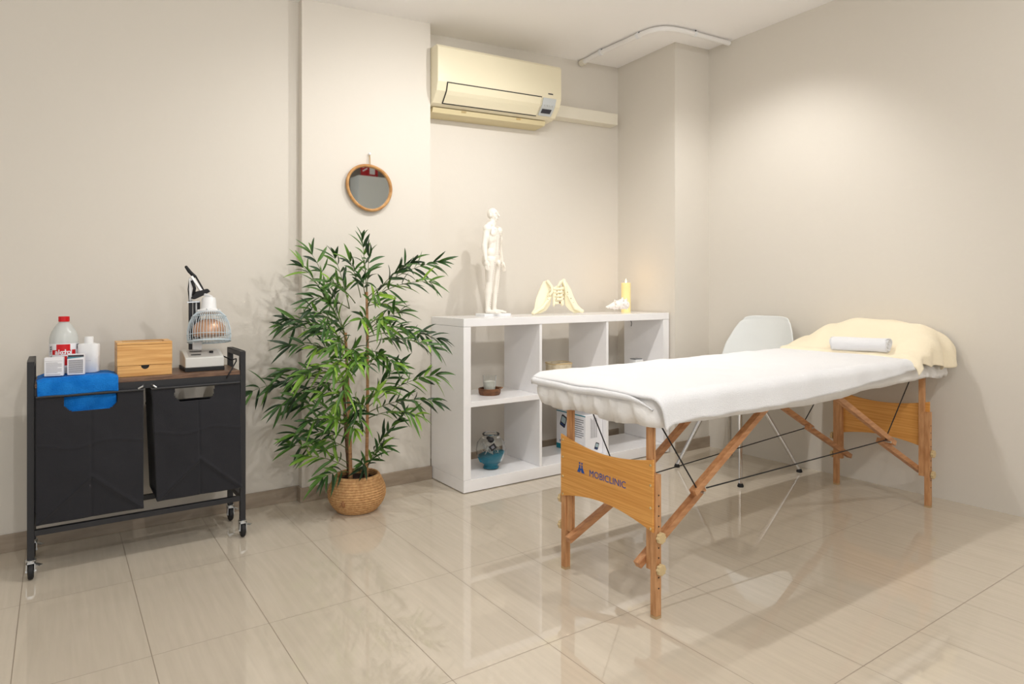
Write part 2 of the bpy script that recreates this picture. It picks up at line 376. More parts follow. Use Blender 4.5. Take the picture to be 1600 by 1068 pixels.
# ------------------------------------------------------------------ air conditioner
def ac():
    x0, x1 = 1.60+.035, 2.462; yb, yf = 3.243, 3.045
    root = empty('air_conditioner', ((x0+x1)/2, yb, 2.02), 'yellowed cream split air conditioner mounted high in the alcove', 'air conditioner')
    tl = .042                                       # follows the sloping ceiling
    def T(x, y, z): return Vector((x, y, z+tl*(x-2.03)))
    prof = [(yb, 2.30), (yf+.012, 2.30), (yf, 2.285), (yf, 2.105), (yf+.014, 2.06), (yf+.06, 2.005), (yf+.085, 1.995), (yb, 1.985)]
    mb = MB(); mb.prism([(a, b) for a, b in prof], lambda a, b, t: T(t, a, b), x0, x1)
    body = mb.build('body', M_AC, root, bevel=.004, seg=3)
    # lower intake underside rail
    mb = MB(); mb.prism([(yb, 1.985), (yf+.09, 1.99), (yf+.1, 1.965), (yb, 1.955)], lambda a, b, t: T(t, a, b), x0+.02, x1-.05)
    under = mb.build('bottom_tray', mat('darker_tray_plastic', srgb(214,200,160), .4), root)  # tray in a darker cream than the body
    for xx in (1.83, 2.2):
        mb = MB(); mb.prism([(yf+.085, 1.986), (yf+.092, 1.979), (yf+.1, 1.985)], lambda a, b, t: T(t, a, b), xx, xx+.03); mb.build('latch', M_BRASS, under)
    # louvre flap: panel lying on the slanting front lip
    a0, a1 = Vector((0, yf+.0005, 2.108)), Vector((0, yf+.046, 2.018))
    def lip(s, off):   # s 0..1 down the lip
        pts = [Vector((yf, 2.105)), Vector((yf+.014, 2.06)), Vector((yf+.06, 2.005))]
        if s < .45: p = pts[0].lerp(pts[1], s/.45)
        else: p = pts[1].lerp(pts[2], (s-.45)/.55)
        return Vector((p.x-off, p.y-off*.5))
    def strip(m, xa, xb, s0, s1, off, name, par, n=6):
        mb = MB()
        mb.grid(lambda i, j: T(xa+(xb-xa)*i+(0 if 1 else 0), lip(s0+(s1-s0)*j, off).x, lip(s0+(s1-s0)*j, off).y), 2, n)
        return mb.build(name, m, par, solid=.002, smooth=False)
    strip(M_DARK, x0+.055, 2.315, -.02, 1.0, .0015, 'outlet_gap', root)
    strip(M_AC, x0+.06, 2.312, .03, .95, .004, 'louvre', root)
    dp = strip(mat('grey_display', srgb(196,200,200), .3), 2.325, 2.42, .02, .93, .003, 'display_panel', root)
    strip(M_INK, 2.335, 2.402, .60, .80, .006, 'display_window', dp)
    for k in range(4):
        strip(M_STEEL, 2.343+.019*k, 2.349+.019*k, .40, .46, .006, 'indicator', dp, 2)
    mb = MB(); mb._add([T(x, yf-.0008, z) for x, z in ((2.362,2.124),(2.398,2.124),(2.398,2.131),(2.362,2.131))], [(0,1,2,3)]); mb.build('maker_mark', M_INK, root)
    settle(root)
ac()
mb = MB()
def T2(x, y, z): return Vector((x, y, z+.035*(x-2.8)))
mb.prism([(3.243, 2.146), (3.175, 2.146), (3.172, 2.142), (3.172, 2.072), (3.243, 2.066)], lambda a, b, t: T2(t, a, b), 2.462, 3.04)
o = mb.build('cable_trunking', M_TRUNK, bevel=.002); base_origin(o); tag(o, 'cream box trunking on the wall right of the air conditioner', 'trunking')

# ------------------------------------------------------------------ mirror
def mirror():
    c = on_y(577, 293, 3.10)
    root = empty('wall_mirror', c, 'round rattan framed mirror hanging on the pillar above the plant', 'mirror')
    def rad(a): return .112*(1+.035*math.cos(2*a+1.0)+.02*math.sin(3*a))
    ring = [Vector((c.x+rad(a)*math.cos(a), c.y-.004, c.z+rad(a)*math.sin(a))) for a in [2*PI*k/64 for k in range(64)]]
    mb = MB(); mb.tube(ring, .0075, 10, closed=True); mb.build('frame', mat('rattan', srgb(206,158,100), .5, var=(30, srgb(170,120,66), (1,1,1))), root, smooth=True)
    mb = MB(); vs_ = [Vector((c.x+(rad(a)-.003)*math.cos(a), c.y-.001, c.z+(rad(a)-.003)*math.sin(a))) for a in [2*PI*k/64 for k in range(64)]]
    mb._add(vs_+[v+Vector((0,.006,0)) for v in vs_], [tuple(range(64)), tuple(range(64, 128))]+[(i, (i+1) % 64, (i+1) % 64+64, i+64) for i in range(64)])
    mb.build('mirror_glass', mat('silvered_glass', (.82,.85,.86), .02, metal=1), root)
    t = c+Vector((.004, .006, .165))
    mb = MB(); mb.tube([c+Vector((.0,0,.112)), t+Vector((-.0015,0,0))], .0016, 6); mb.tube([c+Vector((.006,0,.112)), t+Vector((.0015,0,0))], .0016, 6)
    mb.build('hanging_cord', mat('jute', srgb(178,150,110), .8), root)
    mb = MB(); mb.ball(t+Vector((0,-.001,.004)), .007); mb.build('wall_hook', M_PLW, root, smooth=True)
    settle(root)
mirror()
# things only the mirror shows
mb = MB(); mb.box(3.04, 3.50, -1.78, -1.5, 0, 2.40)
o = mb.build('tall_cabinet', mat('pale_grey_laminate', srgb(232,238,240), .5), bevel=.003); base_origin(o); tag(o, 'tall pale grey cabinet seen only in the round mirror', 'cabinet')
r = empty('red_sign', (3.2, -1.6, 2.40), 'red panel with white stripes above the grey cabinet, seen in the mirror', 'sign')
mb = MB(); mb.box(3.09, 3.31, -1.56, -1.54, 2.40, 2.62); mb.build('board', mat('red_board', srgb(190,20,36), .5), r)
mb = MB(); mb.box(3.20, 3.27, -1.5395, -1.538, 2.43, 2.60); mb.build('white_patch', M_PAPER, r)
mb = MB()
for k in range(2): mb.bar((3.11, -1.539, 2.46+.045*k), (3.17, -1.539, 2.50+.045*k), .002, .016)
mb.build('white_stripes', M_PAPER, r); settle(r)
# ------------------------------------------------------------------ shelf
SX0, SX1, SY0, SY1, ST = 1.637, 3.098, 2.783, 3.122, .857
def shelf():
    root = empty('cube_shelf', ((SX0+SX1)/2, (SY0+SY1)/2, 0), 'low white open cube shelf unit with six compartments in the alcove', 'shelf')
    for a, b in ((SX0, SX0+.042), (SX1-.05, SX1)):
        mb = MB(); mb.box(a, b, SY0+.001, SY1, .064, ST-.041); mb.build('side_panel', M_WHITE, root, bevel=.0012)
    mb = MB(); mb.box(SX0, SX1, SY0, SY1, ST-.04, ST); mb.build('top_panel', M_WHITE, root, bevel=.0015)
    mb = MB(); mb.box(SX0, SX1, SY0, SY1, .004, .063); mb.build('bottom_panel', M_WHITE, root, bevel=.0015)
    for xx in (2.112, 2.589):
        mb = MB(); mb.box(xx-.008, xx+.008, SY0+.003, SY1, .0635, ST-.0405); mb.build('divider', M_WHITE, root, bevel=.001)
    for a, b in ((SX0+.0425, 2.1035), (2.1205, 2.5805), (2.5975, SX1-.0505)):
        mb = MB(); mb.box(a, b, SY0+.004, SY1, .419, .446); mb.build('shelf_board', M_WHITE, root, bevel=.001)
    for x in (SX0+.03, SX1-.03, 2.36):
        for y in (SY0+.03, SY1-.03): mb = MB(); mb.lathe([(.012, 0), (.012, .0038)], (x, y, 0), 12); mb.build('floor_glide', M_RUB, root)
    settle(root)
shelf()

# ------------------------------------------------------------------ laundry cart
def cart():
    X0, X1, Y0, Y1 = -.083, .632, 2.812, 3.062; w = .021
    root = empty('laundry_cart', ((X0+X1)/2, (Y0+Y1)/2, 0), 'black metal rolling cart with two black fabric hampers by the left wall', 'cart')
    for x in (X0, X1-w):
        mb = MB(); mb.box(x, x+w, Y0, Y0+w, .068, .75); mb.box(x, x+w, Y1-w, Y1, .068, .75); mb.box(x, x+w, Y0+w, Y1-w, .729, .75)
        mb.box(x, x+w, Y0+w, Y1-w, .147, .166)
        mb.build('side_frame', M_BLACK, root, bevel=.0015)
    for y in (Y0, Y1-w):
        mb = MB(); mb.box(X0+w, X1-w, y, y+w, .147, .166); mb.build('bottom_rail', M_BLACK, root, bevel=.001)
        mb = MB(); mb.box(X0+w, X1-w, y, y+w, .63, .657); mb.build('top_rail', M_BLACK, root, bevel=.001)
    mb = MB(); mb.box(X0+w+.001, X1-w-.001, Y0+.001, Y1-.001, .6575, .674); mb.build('top_board', M_RUSTIC, root, bevel=.001)
    # centre hanging rails
    mb = MB(); mb.box(.268, .288, Y0+w, Y1-w, .632, .65); mb.build('centre_rail', M_STEEL, root)
    # castors
    for x in (X0+w/2, X1-w/2):
        for y in (Y0+w/2, Y1-w/2):
            dx, dy = (.010, -.012)
            mb = MB(); mb.lathe([(.012, .068), (.016, .066), (.016, .058), (.009, .057)], (x, y, 0), 16)
            mb.box(x-.013, x-.0105, y-.016, y+.012, .026, .060); mb.box(x+.0105, x+.013, y-.016, y+.012, .026, .060); mb.box(x-.013, x+.013, y-.016, y+.012, .055, .060)
            mb.tube([(x-.015, y-.004, .027), (x+.015, y-.004, .027)], .004, 8)
            mb.bar((x+.0125, y, .05), (x+.03, y-.014, .046), .012, .003)
            c = mb.build('castor', M_STEEL, root, smooth='auto')
            mb = MB(); M_ = Matrix.Rotation(PI/2, 4, 'Y')
            mb.lathe([(.008, -.009), (.022, -.009), (.0265, -.006), (.0275, 0), (.0265, .006), (.022, .009), (.008, .009)], (x, y-.004, .0275), 24, M=M_)
            mb.build('wheel', M_RUB, c, smooth='auto')
    # hampers
    def hamper(x0, x1, b0, b1, lift, hx0, hx1, tilt):
        zt = .625; zb = .185+lift; bk = .80 if lift else 1.0; yf, yk = Y0-.006, Y1-.03
        nu, nv = 41, 41; cx = (x0+x1)/2
        h0, h1, hz = hx0, hx1, zt-.056
        def crease(u, v, cxn=.5):
            x = u-cxn; d = 0
            # centre fold and the V folds at the bottom
            d -= .0035*math.exp(-(x/.012)**2)
            vv = v; t = .34*(1-abs(x)/.5)
            d += .006*math.exp(-((vv-t)/.018)**2)*(1 if vv < .5 else 0)
            d += .0025*math.exp(-((vv-.60-.02*math.sin(x*9))/.012)**2)
            return d
        def front(u, v):
            xt = x0+(x1-x0)*u; xb = b0+(b1-b0)*u; x = xb+(xt-xb)*v
            z = zb+(zt-zb)*v
            bow = .012*math.sin(PI*u)*math.sin(PI*min(1, v*1.05))
            n = noise.noise(Vector((x*9, z*7, x0*3)))*.006+noise.noise(Vector((x*22, z*18, 3)))*.0022
            e = min(1, (1-v)*6)
            return Vector((x, yf-(bow+n)*e-crease(u, v)*e+tilt*(1-v), z))
        mb = MB(); mb.bm.verts.ensure_lookup_table()
        # front with a curved hand hole
        hw = (h1-h0)/2; hc = (h0+h1)/2
        def inhole(p):
            if p.z < hz or p.z > zt+1: return False
            t = (p.z-hz)/(zt-hz); ww = hw*(.62+.38*min(1, t*2.2)**.5)
            return abs(p.x-hc) < ww and p.z < zt-.004
        NU, NV = 90, 110
        vs_ = [[front(i/(NU-1), j/(NV-1)) for j in range(NV)] for i in range(NU)]
        bvs = [[mb.bm.verts.new(p) for p in rw] for rw in vs_]
        for i in range(NU-1):
            for j in range(NV-1):
                cpt = (vs_[i][j]+vs_[i+1][j+1])/2
                if not inhole(cpt): mb.bm.faces.new((bvs[i][j], bvs[i+1][j], bvs[i+1][j+1], bvs[i][j+1]))
        # sides, back, bottom
        for uu in (0, 1):
            def side(a, v, uu=uu):
                p = front(uu, v); s_ = math.sin(PI*a)*(.02 if v < .95 else 0)
                y = p.y+(yk-p.y)*a
                return Vector((p.x+(s_ if uu == 0 else -s_)*(.6+.4*math.sin(v*7)), y, p.z))
            mb.grid(side, 12, 24)
        mb.grid(lambda u, v: Vector((front(u, v*bk).x, yk, front(u, v*bk).z)), 20, 20)
        mb.grid(lambda u, a: Vector((front(u, 0).x, front(u, 0).y+(yk-front(u, 0).y)*a, zb)), 20, 8)
        bag = mb.build('hamper_bag', M_BAG, root, smooth=True, solid=.0015, merge=True)
        for yy in (yf-.002, yk):
            mb = MB(); mb.tube([(x0, yy, zt+.002 if yy < yk else zb+(zt-zb)*bk), (x1, yy, zt+.002 if yy < yk else zb+(zt-zb)*bk)], .0052, 8); mb.build('top_rod', M_BLACK, bag, smooth='auto')
        return bag
    hamper(-.058, .268, -.058, .268, .0, .022, .185, .0)
    hamper(.296, .608, .312, .616, .018, .372, .512, -.004)
    mb = MB(); mb.tube([(.25, Y0-.012, .632), (.265, Y0-.012, .640), (.27, Y0+.01, .646)], .003, 6); mb.tube([(.31, Y0-.012, .632), (.3, Y0-.012, .640), (.29, Y0+.01, .646)], .003, 6)
    mb.build('rod_hook', M_STEEL, root)
    settle(root); return X0, X1, Y0, Y1
CX0, CX1, CY0, CY1 = cart(); BT = .674
# blue towel: folded pad on the board, tail hanging behind the hamper front
def blue():
    root = empty('blue_towel', (.08, 2.9, BT), 'bright blue towel folded on the cart board, one end hanging into the left hamper', 'towel')
    x0, x1 = -.056, .185
    def top(u, v):      # v from front hem over the edge to the back
        x = x0+(x1-x0)*u
        pr = [(-.012, .628), (-.014, .652), (-.012, .676), (-.004, .690), (.03, .692), (.10, .692), (.17, .69), (.20, .688)]
        k = v*(len(pr)-1); i = min(int(k), len(pr)-2); t = k-i
        y = pr[i][0]*(1-t)+pr[i+1][0]*t; z = pr[i][1]*(1-t)+pr[i+1][1]*t
        n = noise.noise(Vector((x*14, y*14, 2)))*.0035
        e = .008*math.exp(-((1-u)/.06)**2)+.006*math.exp(-(u/.05)**2)
        zz = z+n-e*(1 if v > .35 else .3)+.006*u*(1 if v < .5 else 0)
        return Vector((x+.004*noise.noise(Vector((y*20, z*20, 5))), CY0+y+n*.6, zz))
    mb = MB(); mb.grid(top, 50, 48); o = mb.build('folded_pad', M_BLUE, root, smooth=True, solid=.013)
    def tail(u, v):
        x = .018+.165*u; z = .632-.07*v
        return Vector((x, CY0+.018+.004*math.sin(u*9+v*3), z-.006*math.sin(PI*u)))
    mb = MB(); mb.grid(tail, 30, 12); mb.build('hanging_end', M_BLUE, root, smooth=True, solid=.008)
    settle(root)
blue()
BZ = BT+.0205
def bottle_big():
    c = on_y(100, 560, 2.935); c.z = BZ
    root = empty('spirit_bottle', c, 'translucent plastic bottle with red cap and red and white label', 'bottle')
    plast = mat('milky_plastic', srgb(232,236,234), .25, trans=.35)
    p = on_y(100, 494, 2.935).z-BZ; s = p/.275
    pr = [(0, 0), (.040, 0), (.044, .006), (.0445, .03), (.0445, .15), (.043, .175), (.038, .20), (.028, .225), (.018, .243), (.0135, .25), (.0135, .262), (0, .262)]
    mb = MB(); mb.lathe([(r_*1.02, z*s) for r_, z in pr], n=40); mb.build('body', plast, root, smooth=True)['_ok'] = 1
    mb = MB(); mb.lathe([(0, .25*s), (.0175, .25*s), (.0175, .2735*s), (.016, .275*s), (0, .275*s)], n=24); mb.build('cap', M_RED, root, smooth='auto')['_ok'] = 1
    mb = MB(); mb.lathe([(.0458, .03*s), (.0458, .145*s)], n=48); lb = [f for f in mb.bm.faces if len(f.verts) > 4]; bmesh.ops.delete(mb.bm, geom=lb, context='FACES_ONLY')
    lab = mb.build('label', M_PAPER, root, smooth=True); lab['_ok'] = 1
    da = math.atan2(-c.y, -c.x)              # towards the viewer
    def patch(m_, a0, a1, z0, z1, name):
        mb = MB(); mb.grid(lambda i, j: Vector((.0463*math.cos(da+a0+(a1-a0)*i), .0463*math.sin(da+a0+(a1-a0)*i), (z0+(z1-z0)*j)*s)), 14, 2)
        o = mb.build(name, m_, lab, smooth=True); o['_ok'] = 1; return o
    patch(M_RED, -.52, .42, .115, .142, 'red_block'); patch(M_RED, -.85, .85, .092, .115, 'red_band')
    patch(M_RED, -.1, .5, .04, .085, 'red_block')
    for k in range(5): patch(M_INK, .95, 1.35, .118+.005*k, .1205+.005*k, 'barcode_line')
    for k, (ch, a) in enumerate(zip('alcohol', [-.50+.165*i for i in range(7)])):
        aa = da+a; M_ = frame((.0468*math.cos(aa), .0468*math.sin(aa), .104*s), (-math.sin(aa), math.cos(aa), 0), (0,0,1))
        lettering('label_lettering', ch, .024, M_, M_PAPER, lab, bold=.0006)['_ok'] = 1
    for k, ch in enumerate('LITER'):
        aa = da-.98; lettering('label_lettering', ch, .014, frame((.0468*math.cos(aa), .0468*math.sin(aa), (.085+.011*k)*s), (0,0,1), (math.sin(aa), -math.cos(aa), 0)), M_INK, lab)['_ok'] = 1
bottle_big()
def bottle_small():
    c = on_y(139, 585, 2.90); c.z = BZ
    root = empty('lotion_bottle', c, 'plain white flat plastic bottle behind the medicine boxes', 'bottle', rz=.0)
    H = on_y(139, 536, 2.90).z-BZ
    def rr(t, a, wx, wy):
        n = 3.4; ca, sa = math.cos(a), math.sin(a); k = (abs(ca)**n+abs(sa)**n)**(-1/n); return Vector((ca*k*wx, sa*k*wy, 0))
    pr = [(0, .9), (.004, 1), (H*.95, 1), (H*.985, .93), (H, .62), (H+.003, .40)]
    M_ = Matrix.Rotation(-math.radians(20), 4, 'Z')
    mb = MB(); mb.grid(lambda i, j: M_ @ (rr(0, 2*PI*i, .034*pr[round(j*5)][1], .021*pr[round(j*5)][1])+Vector((0,0,pr[round(j*5)][0]))), 40, 6, cu=True)
    mb.bm.verts.ensure_lookup_table(); mb.bm.faces.new([mb.bm.verts[i*6] for i in range(40)]); mb.bm.faces.new([mb.bm.verts[i*6+5] for i in range(40)])
    mb.build('body', M_PLW, root, smooth='auto')['_ok'] = 1
    mb = MB(); mb.lathe([(0, H), (.0145, H), (.0148, H+.022), (.0135, H+.025), (0, H+.025)], n=24); mb.build('cap', M_PLW, root, smooth='auto')['_ok'] = 1
    lettering('small_print', '---- -- ----', .007, frame(M_ @ Vector((0, -.0212, .045)), M_ @ Vector((1,0,0)), (0,0,1)), M_PRINT, root)['_ok'] = 1
bottle_small()
def medbox(name, label, u0, u1, v0, v1, y, teal):
    a = on_y(u0, v1, y); b = on_y(u1, v1, y); w = (b-a).length; H = on_y((u0+u1)/2, v0, y).z-BZ-.001
    root = empty(name, (a.x, y, BZ+.0005), label, 'box', rz=-math.radians(8))
    mb = MB(); mb.box(0, w, 0, .03, 0, H); bx_ = mb.build('carton', M_PAPER, root, bevel=.0008); bx_['_ok'] = 1
    def ln(m_, x0, x1, z0, z1, nm='print_line'):
        mb = MB(); mb.box(x0*w, x1*w, -.0006, -.0001, z0*H, z1*H); mb.build(nm, m_, bx_)['_ok'] = 1
    if teal:
        ln(M_INK, .04, .96, .88, .97, 'dark_band'); 
        mb = MB(); mb.prism([(.0, .80*H), (.0, .87*H), (w, .87*H), (w*.7, .84*H)], lambda p, q, t: Vector((p, t, q)), -.0006, -.0001); mb.build('teal_flash', M_TEAL, bx_)['_ok'] = 1
        for k in range(14): ln(M_PRINT, .08, .92, .08+.048*k, .106+.048*k)
    else:
        ln(M_PRINT, .04, .96, .80, .808)
        for k in range(9): ln(M_PRINT, .09, .92 if k % 4 else .7, .18+.065*k, .195+.065*k)
        ln(M_PRINT, .08, .85, .07, .09)
medbox('medicine_box', 'small plain white medicine box with grey print on the blue towel', 69, 99, 558, 598, 2.835, False)
medbox('medicine_box', 'small white medicine box with teal and black top band', 105, 132, 553, 596, 2.838, True)
def tissue():
    a = on_y(181, 595, 2.84); b = on_y(269, 588, 2.84)
    root = empty('bamboo_box', ((a.x+b.x)/2, 2.9, BT), 'bamboo storage box with a glass lid and one drawer', 'box')
    x0, x1, y0, y1, H = a.x+.004, b.x, 2.838, 2.97, .128
    mb = MB(); mb.box(x0, x1, y0+.006, y1, BT, BT+.118); mb.box(x0, x1, y0, y0+.006, BT+.041, BT+.118); mb.build('body', M_BAMBOO, root, bevel=.001)
    lid = MB()
    for q in ((x0, x1, y0, y0+.022), (x0, x1, y1-.022, y1), (x0, x0+.022, y0+.022, y1-.022), (x1-.022, x1, y0+.022, y1-.022)): lid.box(*q, BT+.119, BT+H)
    l = lid.build('lid', M_BAMBOO, root, bevel=.001)
    mb = MB(); mb.box(x0+.022, x1-.022, y0+.022, y1-.022, BT+.121, BT+.124); mb.build('lid_glass', mat('grey_glass', srgb(150,150,148), .05, spec=.8), l)
    # drawer with a half round finger hole
    zc_, cx = BT+.0395, (x0+x1)/2; n = 16
    poly = [(x0+.001, BT+.001), (x1-.001, BT+.001), (x1-.001, zc_), (cx+.014, zc_)]+[(cx+.014*math.cos(-PI*k/n), zc_+.014*math.sin(-PI*k/n)) for k in range(1, n)]+[(cx-.014, zc_), (x0+.001, zc_)]
    mb = MB(); mb.prism(poly, lambda p, q, t: Vector((p, t, q)), y0, y0+.005); mb.build('drawer', M_BAMBOO, root)
    mb = MB(); mb.box(cx-.02, cx+.02, y0+.0045, y0+.0058, BT+.02, BT+.041); mb.build('finger_hole', M_RUB, root)
    settle(root)
tissue()

# ------------------------------------------------------------------ heat lamp
def heatlamp():
    grey = mat('pale_grey_enamel', srgb(214,214,210), .35); lite = mat('pale_blue_enamel', srgb(200,216,226), .35)
    y0 = 2.865; a = on_y(289.5, 582, y0); b = on_y(350, 575, y0); x0, x1 = a.x, b.x
    root = empty('heat_therapy_lamp', ((x0+x1)/2, y0+.07, BT), 'caged infrared heat lamp on a pale control box with jointed arm', 'lamp')
    z0 = BT
    mb = MB(); mb.box(x0-.002, x1+.002, y0-.002, y0+.15, z0, z0+.016); mb.build('plinth', M_RUB, root, bevel=.002)
    mb = MB(); mb.prism([(y0, z0+.016), (y0, z0+.055), (y0+.085, z0+.078), (y0+.148, z0+.078), (y0+.148, z0+.016)], lambda p, q, t: Vector((t, p, q)), x0, x1)
    box_ = mb.build('control_box', grey, root, bevel=.003)
    sl = (.078-.055)/.085; P = lambda fx_, fy_: Vector((x0+(x1-x0)*fx_, y0+.085*fy_, z0+.0555+.085*fy_*sl))
    mb = MB(); mb.quad(P(.1,.12), P(.92,.12), P(.92,.95), P(.1,.95)); mb.build('control_panel', mat('silver_panel', srgb(196,194,190), .3), box_, solid=.0008)
    mb = MB(); mb.lathe([(.008, 0), (.008, .006), (.006, .008), (0, .008)], P(.72, .55), 18); mb.build('knob', M_RUB, box_, smooth='auto')
    mb = MB(); q = P(.3, .35)+Vector((0,0,.001)); mb.box(q.x-.018, q.x+.018, q.y-.004, q.y+.004, q.z, q.z+.002); mb.build('switch', M_DARK, box_)
    mb = MB(); q = P(.33, .78)+Vector((0,0,.001)); mb.box(q.x-.022, q.x+.022, q.y-.003, q.y+.003, q.z, q.z+.002); mb.build('slot', M_DARK, box_)
    # column
    yc = y0+.11; b0 = on_y(300, 560, yc); px_ = b0.x
    mb = MB(); mb.box(px_+.0, px_+.036, yc-.014, yc+.014, z0+.078, z0+.125); mb.build('column_base', M_PLW, root, bevel=.003)
    c0 = Vector((px_+.012, yc, z0+.10)); ct = on_y(300, 470, yc)
    mb = MB()
    for dx, rr_ in ((-.018, .0065), (-.004, .0045), (.012, .006)): mb.bar((px_+.012+dx, yc, z0+.08), (px_+.012+dx, yc, ct.z), rr_*2, .012, up=(0,1,0))
    mb.build('column', M_BLACK, root, bevel=.001)
    mb = MB(); mb.box(px_+.002, px_+.018, yc-.004, yc+.004, z0+.12, ct.z); mb.build('column_tube', M_PLW, root)
    mb = MB(); mb.bar(on_y(292, 472, yc-.01), on_y(312, 471, yc-.01), .012, .005); mb.build('cross_bracket', M_STEEL, root)
    # arm
    A = on_y(299, 432, yc); B = on_y(317, 458, yc-.02)
    mb = MB(); mb.bar(A, B, .010, .024, up=(0,1,0)); mb.bar(A+Vector((-.004,0,-.006)), on_y(298, 470, yc), .012, .014, up=(0,1,0)); mb.build('arm', M_PLW, root, bevel=.002)
    mb = MB(); mb.tube([on_y(296, 434, yc), on_y(294, 452, yc-.006), on_y(296, 472, yc)], .0022, 8)
    mb.tube([on_y(306, 432, yc), on_y(313, 444, yc), on_y(322, 460, yc-.02), on_y(330, 463, yc-.05)], .0035, 8)
    mb.tube([on_y(300, 438, yc-.01), on_y(304, 450, yc-.012), on_y(302, 462, yc-.012)], .006, 8)
    mb.build('cable', M_RUB, root, smooth=True)
    mb = MB(); mb.limb(on_y(291, 417, yc), on_y(296, 424, yc), .006, .0075); mb.tube([on_y(296, 424, yc), on_y(305, 433, yc)], [.007, .008], 10); mb.build('handle', M_RUB, root, smooth='auto')
    mb = MB(); p1, p2 = on_y(298, 466, yc-.018), on_y(321, 454, yc-.018)
    mb.prism([(0,0),(.02,.028),(.062,.040),(.072,.028),(.045,.012),(.012,-.004)], lambda p, q, t: Vector((p1.x+p, t, p1.z+q)), yc-.035, yc-.008); mb.build('clamp', M_RUB, root, bevel=.003)
    # head
    hy = y0+.045; ctr = on_y(327, 533, hy); topp = on_y(331, 466, hy+.012)
    ax = (topp-ctr); H = ax.length; ax.normalize()
    ax = (ax+Vector((-.05,.10,0))).normalized(); xa = ax.cross(Vector((0,1,0))).normalized(); ya = ax.cross(xa)
    M_ = Matrix((xa, ya, ax)).transposed(); 
    def W(r_, t, a): return ctr+M_ @ Vector((r_*math.cos(a), r_*math.sin(a), t*H))
    R0 = .082
    prof = [(R0*.96, -.0), (R0, .10), (R0*.99, .25), (R0*.90, .45), (R0*.74, .60), (R0*.52, .70), (R0*.36, .71)]
    mb = MB()
    for k in range(44):
        a = 2*PI*k/44; mb.tube([W(r_, t, a) for r_, t in prof], .0011, 5)
    for r_, t, th in ((R0*.97, 0, .0032), (R0*1.0, .16, .0014), (R0*.80, .57, .0014), (R0*.42, .705, .0022)): mb.tube([W(r_, t, 2*PI*k/48) for k in range(48)], th, 6, closed=True)
    for k in range(22):
        a = 2*PI*k/22; mb.tube([W(R0*.96, 0, a), W(R0*.5, .03, a)], .001, 5)
    for q in (.5, .72): mb.tube([W(R0*q, .028 if q == .5 else .015, 2*PI*k/40) for k in range(40)], .0012, 5, closed=True)
    mb.build('wire_cage', lite, root, smooth=True)
    mb = MB(); T4 = Matrix.Translation(ctr) @ M_.to_4x4()
    mb.lathe([(0, .13*H), (R0*.70, .13*H), (R0*.74, .16*H), (R0*.74, .34*H), (R0*.62, .42*H), (R0*.34, .50*H), (0, .52*H)], n=40, M=T4)
    mb.build('heating_plate', mat('copper_toned_metal', srgb(206,164,136), .35, metal=.4), root, smooth='auto')
    mb = MB(); mb.lathe([(0, .66*H), (R0*.55, .66*H), (R0*.57, .70*H), (R0*.50, .74*H), (R0*.36, .76*H), (R0*.33, .99*H), (R0*.30, 1.02*H), (0, 1.02*H)], n=36, M=T4)
    cap = mb.build('lamp_cap', M_PLW, root, smooth='auto')
    mb = MB()
    for k in range(6): mb.ball(W(R0*.54, .72, k*PI/3+.2), .0035)
    mb.build('cap_screws', M_STEEL, cap, smooth=True)
    mb = MB(); mb.ball(W(0, 1.03, 0), (.008,.008,.005)); mb.build('cable_gland', M_RUB, cap, smooth=True)
    mb = MB(); mb.bar(on_y(320, 460, yc-.03), topp+Vector((0,.0,.004)), .014, .012); mb.build('head_joint', M_PLW, root, bevel=.002)
    # mains cable from the box over the cart side
    mb = MB(); mb.tube([Vector((x1, y0+.06, z0+.055)), on_y(362, 562, y0+.03), on_y(369, 560, y0), on_y(369, 564, y0-.03), on_y(360, 580, y0-.055), on_y(354, 591, y0-.06)], .0026, 8); mb.build('power_cord', M_RUB, root, smooth=True)
    settle(root)
heatlamp()

# ------------------------------------------------------------------ basket planter
BC = Vector((1.126, 2.868, 0))
def rope_mat():
    m = mat('coiled_jute_rope', srgb(206,164,116), .85, spec=.1, var=(90, srgb(180,136,92), (1,1,1))); return m
def planter():
    root = empty('basket_planter', BC, 'round coiled rope basket planter in natural tan under the bamboo', 'planter')
    N = 15; H = .162; pts = []
    def R_(t): return .080+.036*math.sin(PI*min(1, t*1.02)**.9)+.010*t-.0*(t)+.006*t
    prof = []
    for k in range(N):
        for q in range(6):
            t = (k+q/6)/N; z = t*H; prof.append((R_(t)+.0045*abs(math.sin(PI*q/6)), z))
    inn = [(r_-.010, z) for r_, z in reversed(prof) if z > .02]
    mb = MB(); mb.lathe([(0, .001)]+prof+[(prof[-1][0]-.004, H+.003)]+inn+[(0, .02)], BC, 72, sx=1.02, sy=.98)
    mb.build('coiled_body', rope_mat(), root, smooth=True)
    a = math.atan2(-BC.y, -BC.x)-.50; r0 = .122
    p = BC+Vector((r0*math.cos(a), r0*math.sin(a), .062)); out = Vector((math.cos(a), math.sin(a), 0)); sd = Vector((-out.y, out.x, 0))
    mb = MB(); mb.ball(p, (.010, .010, .015)); mb.tube([p, p+out*.016-Vector((0,0,.010))-sd*.014], .0022, 6)
    mb.build('side_knot', mat('brown_leather', srgb(150,104,66), .6), root, smooth=True)
    settle(root)
planter()

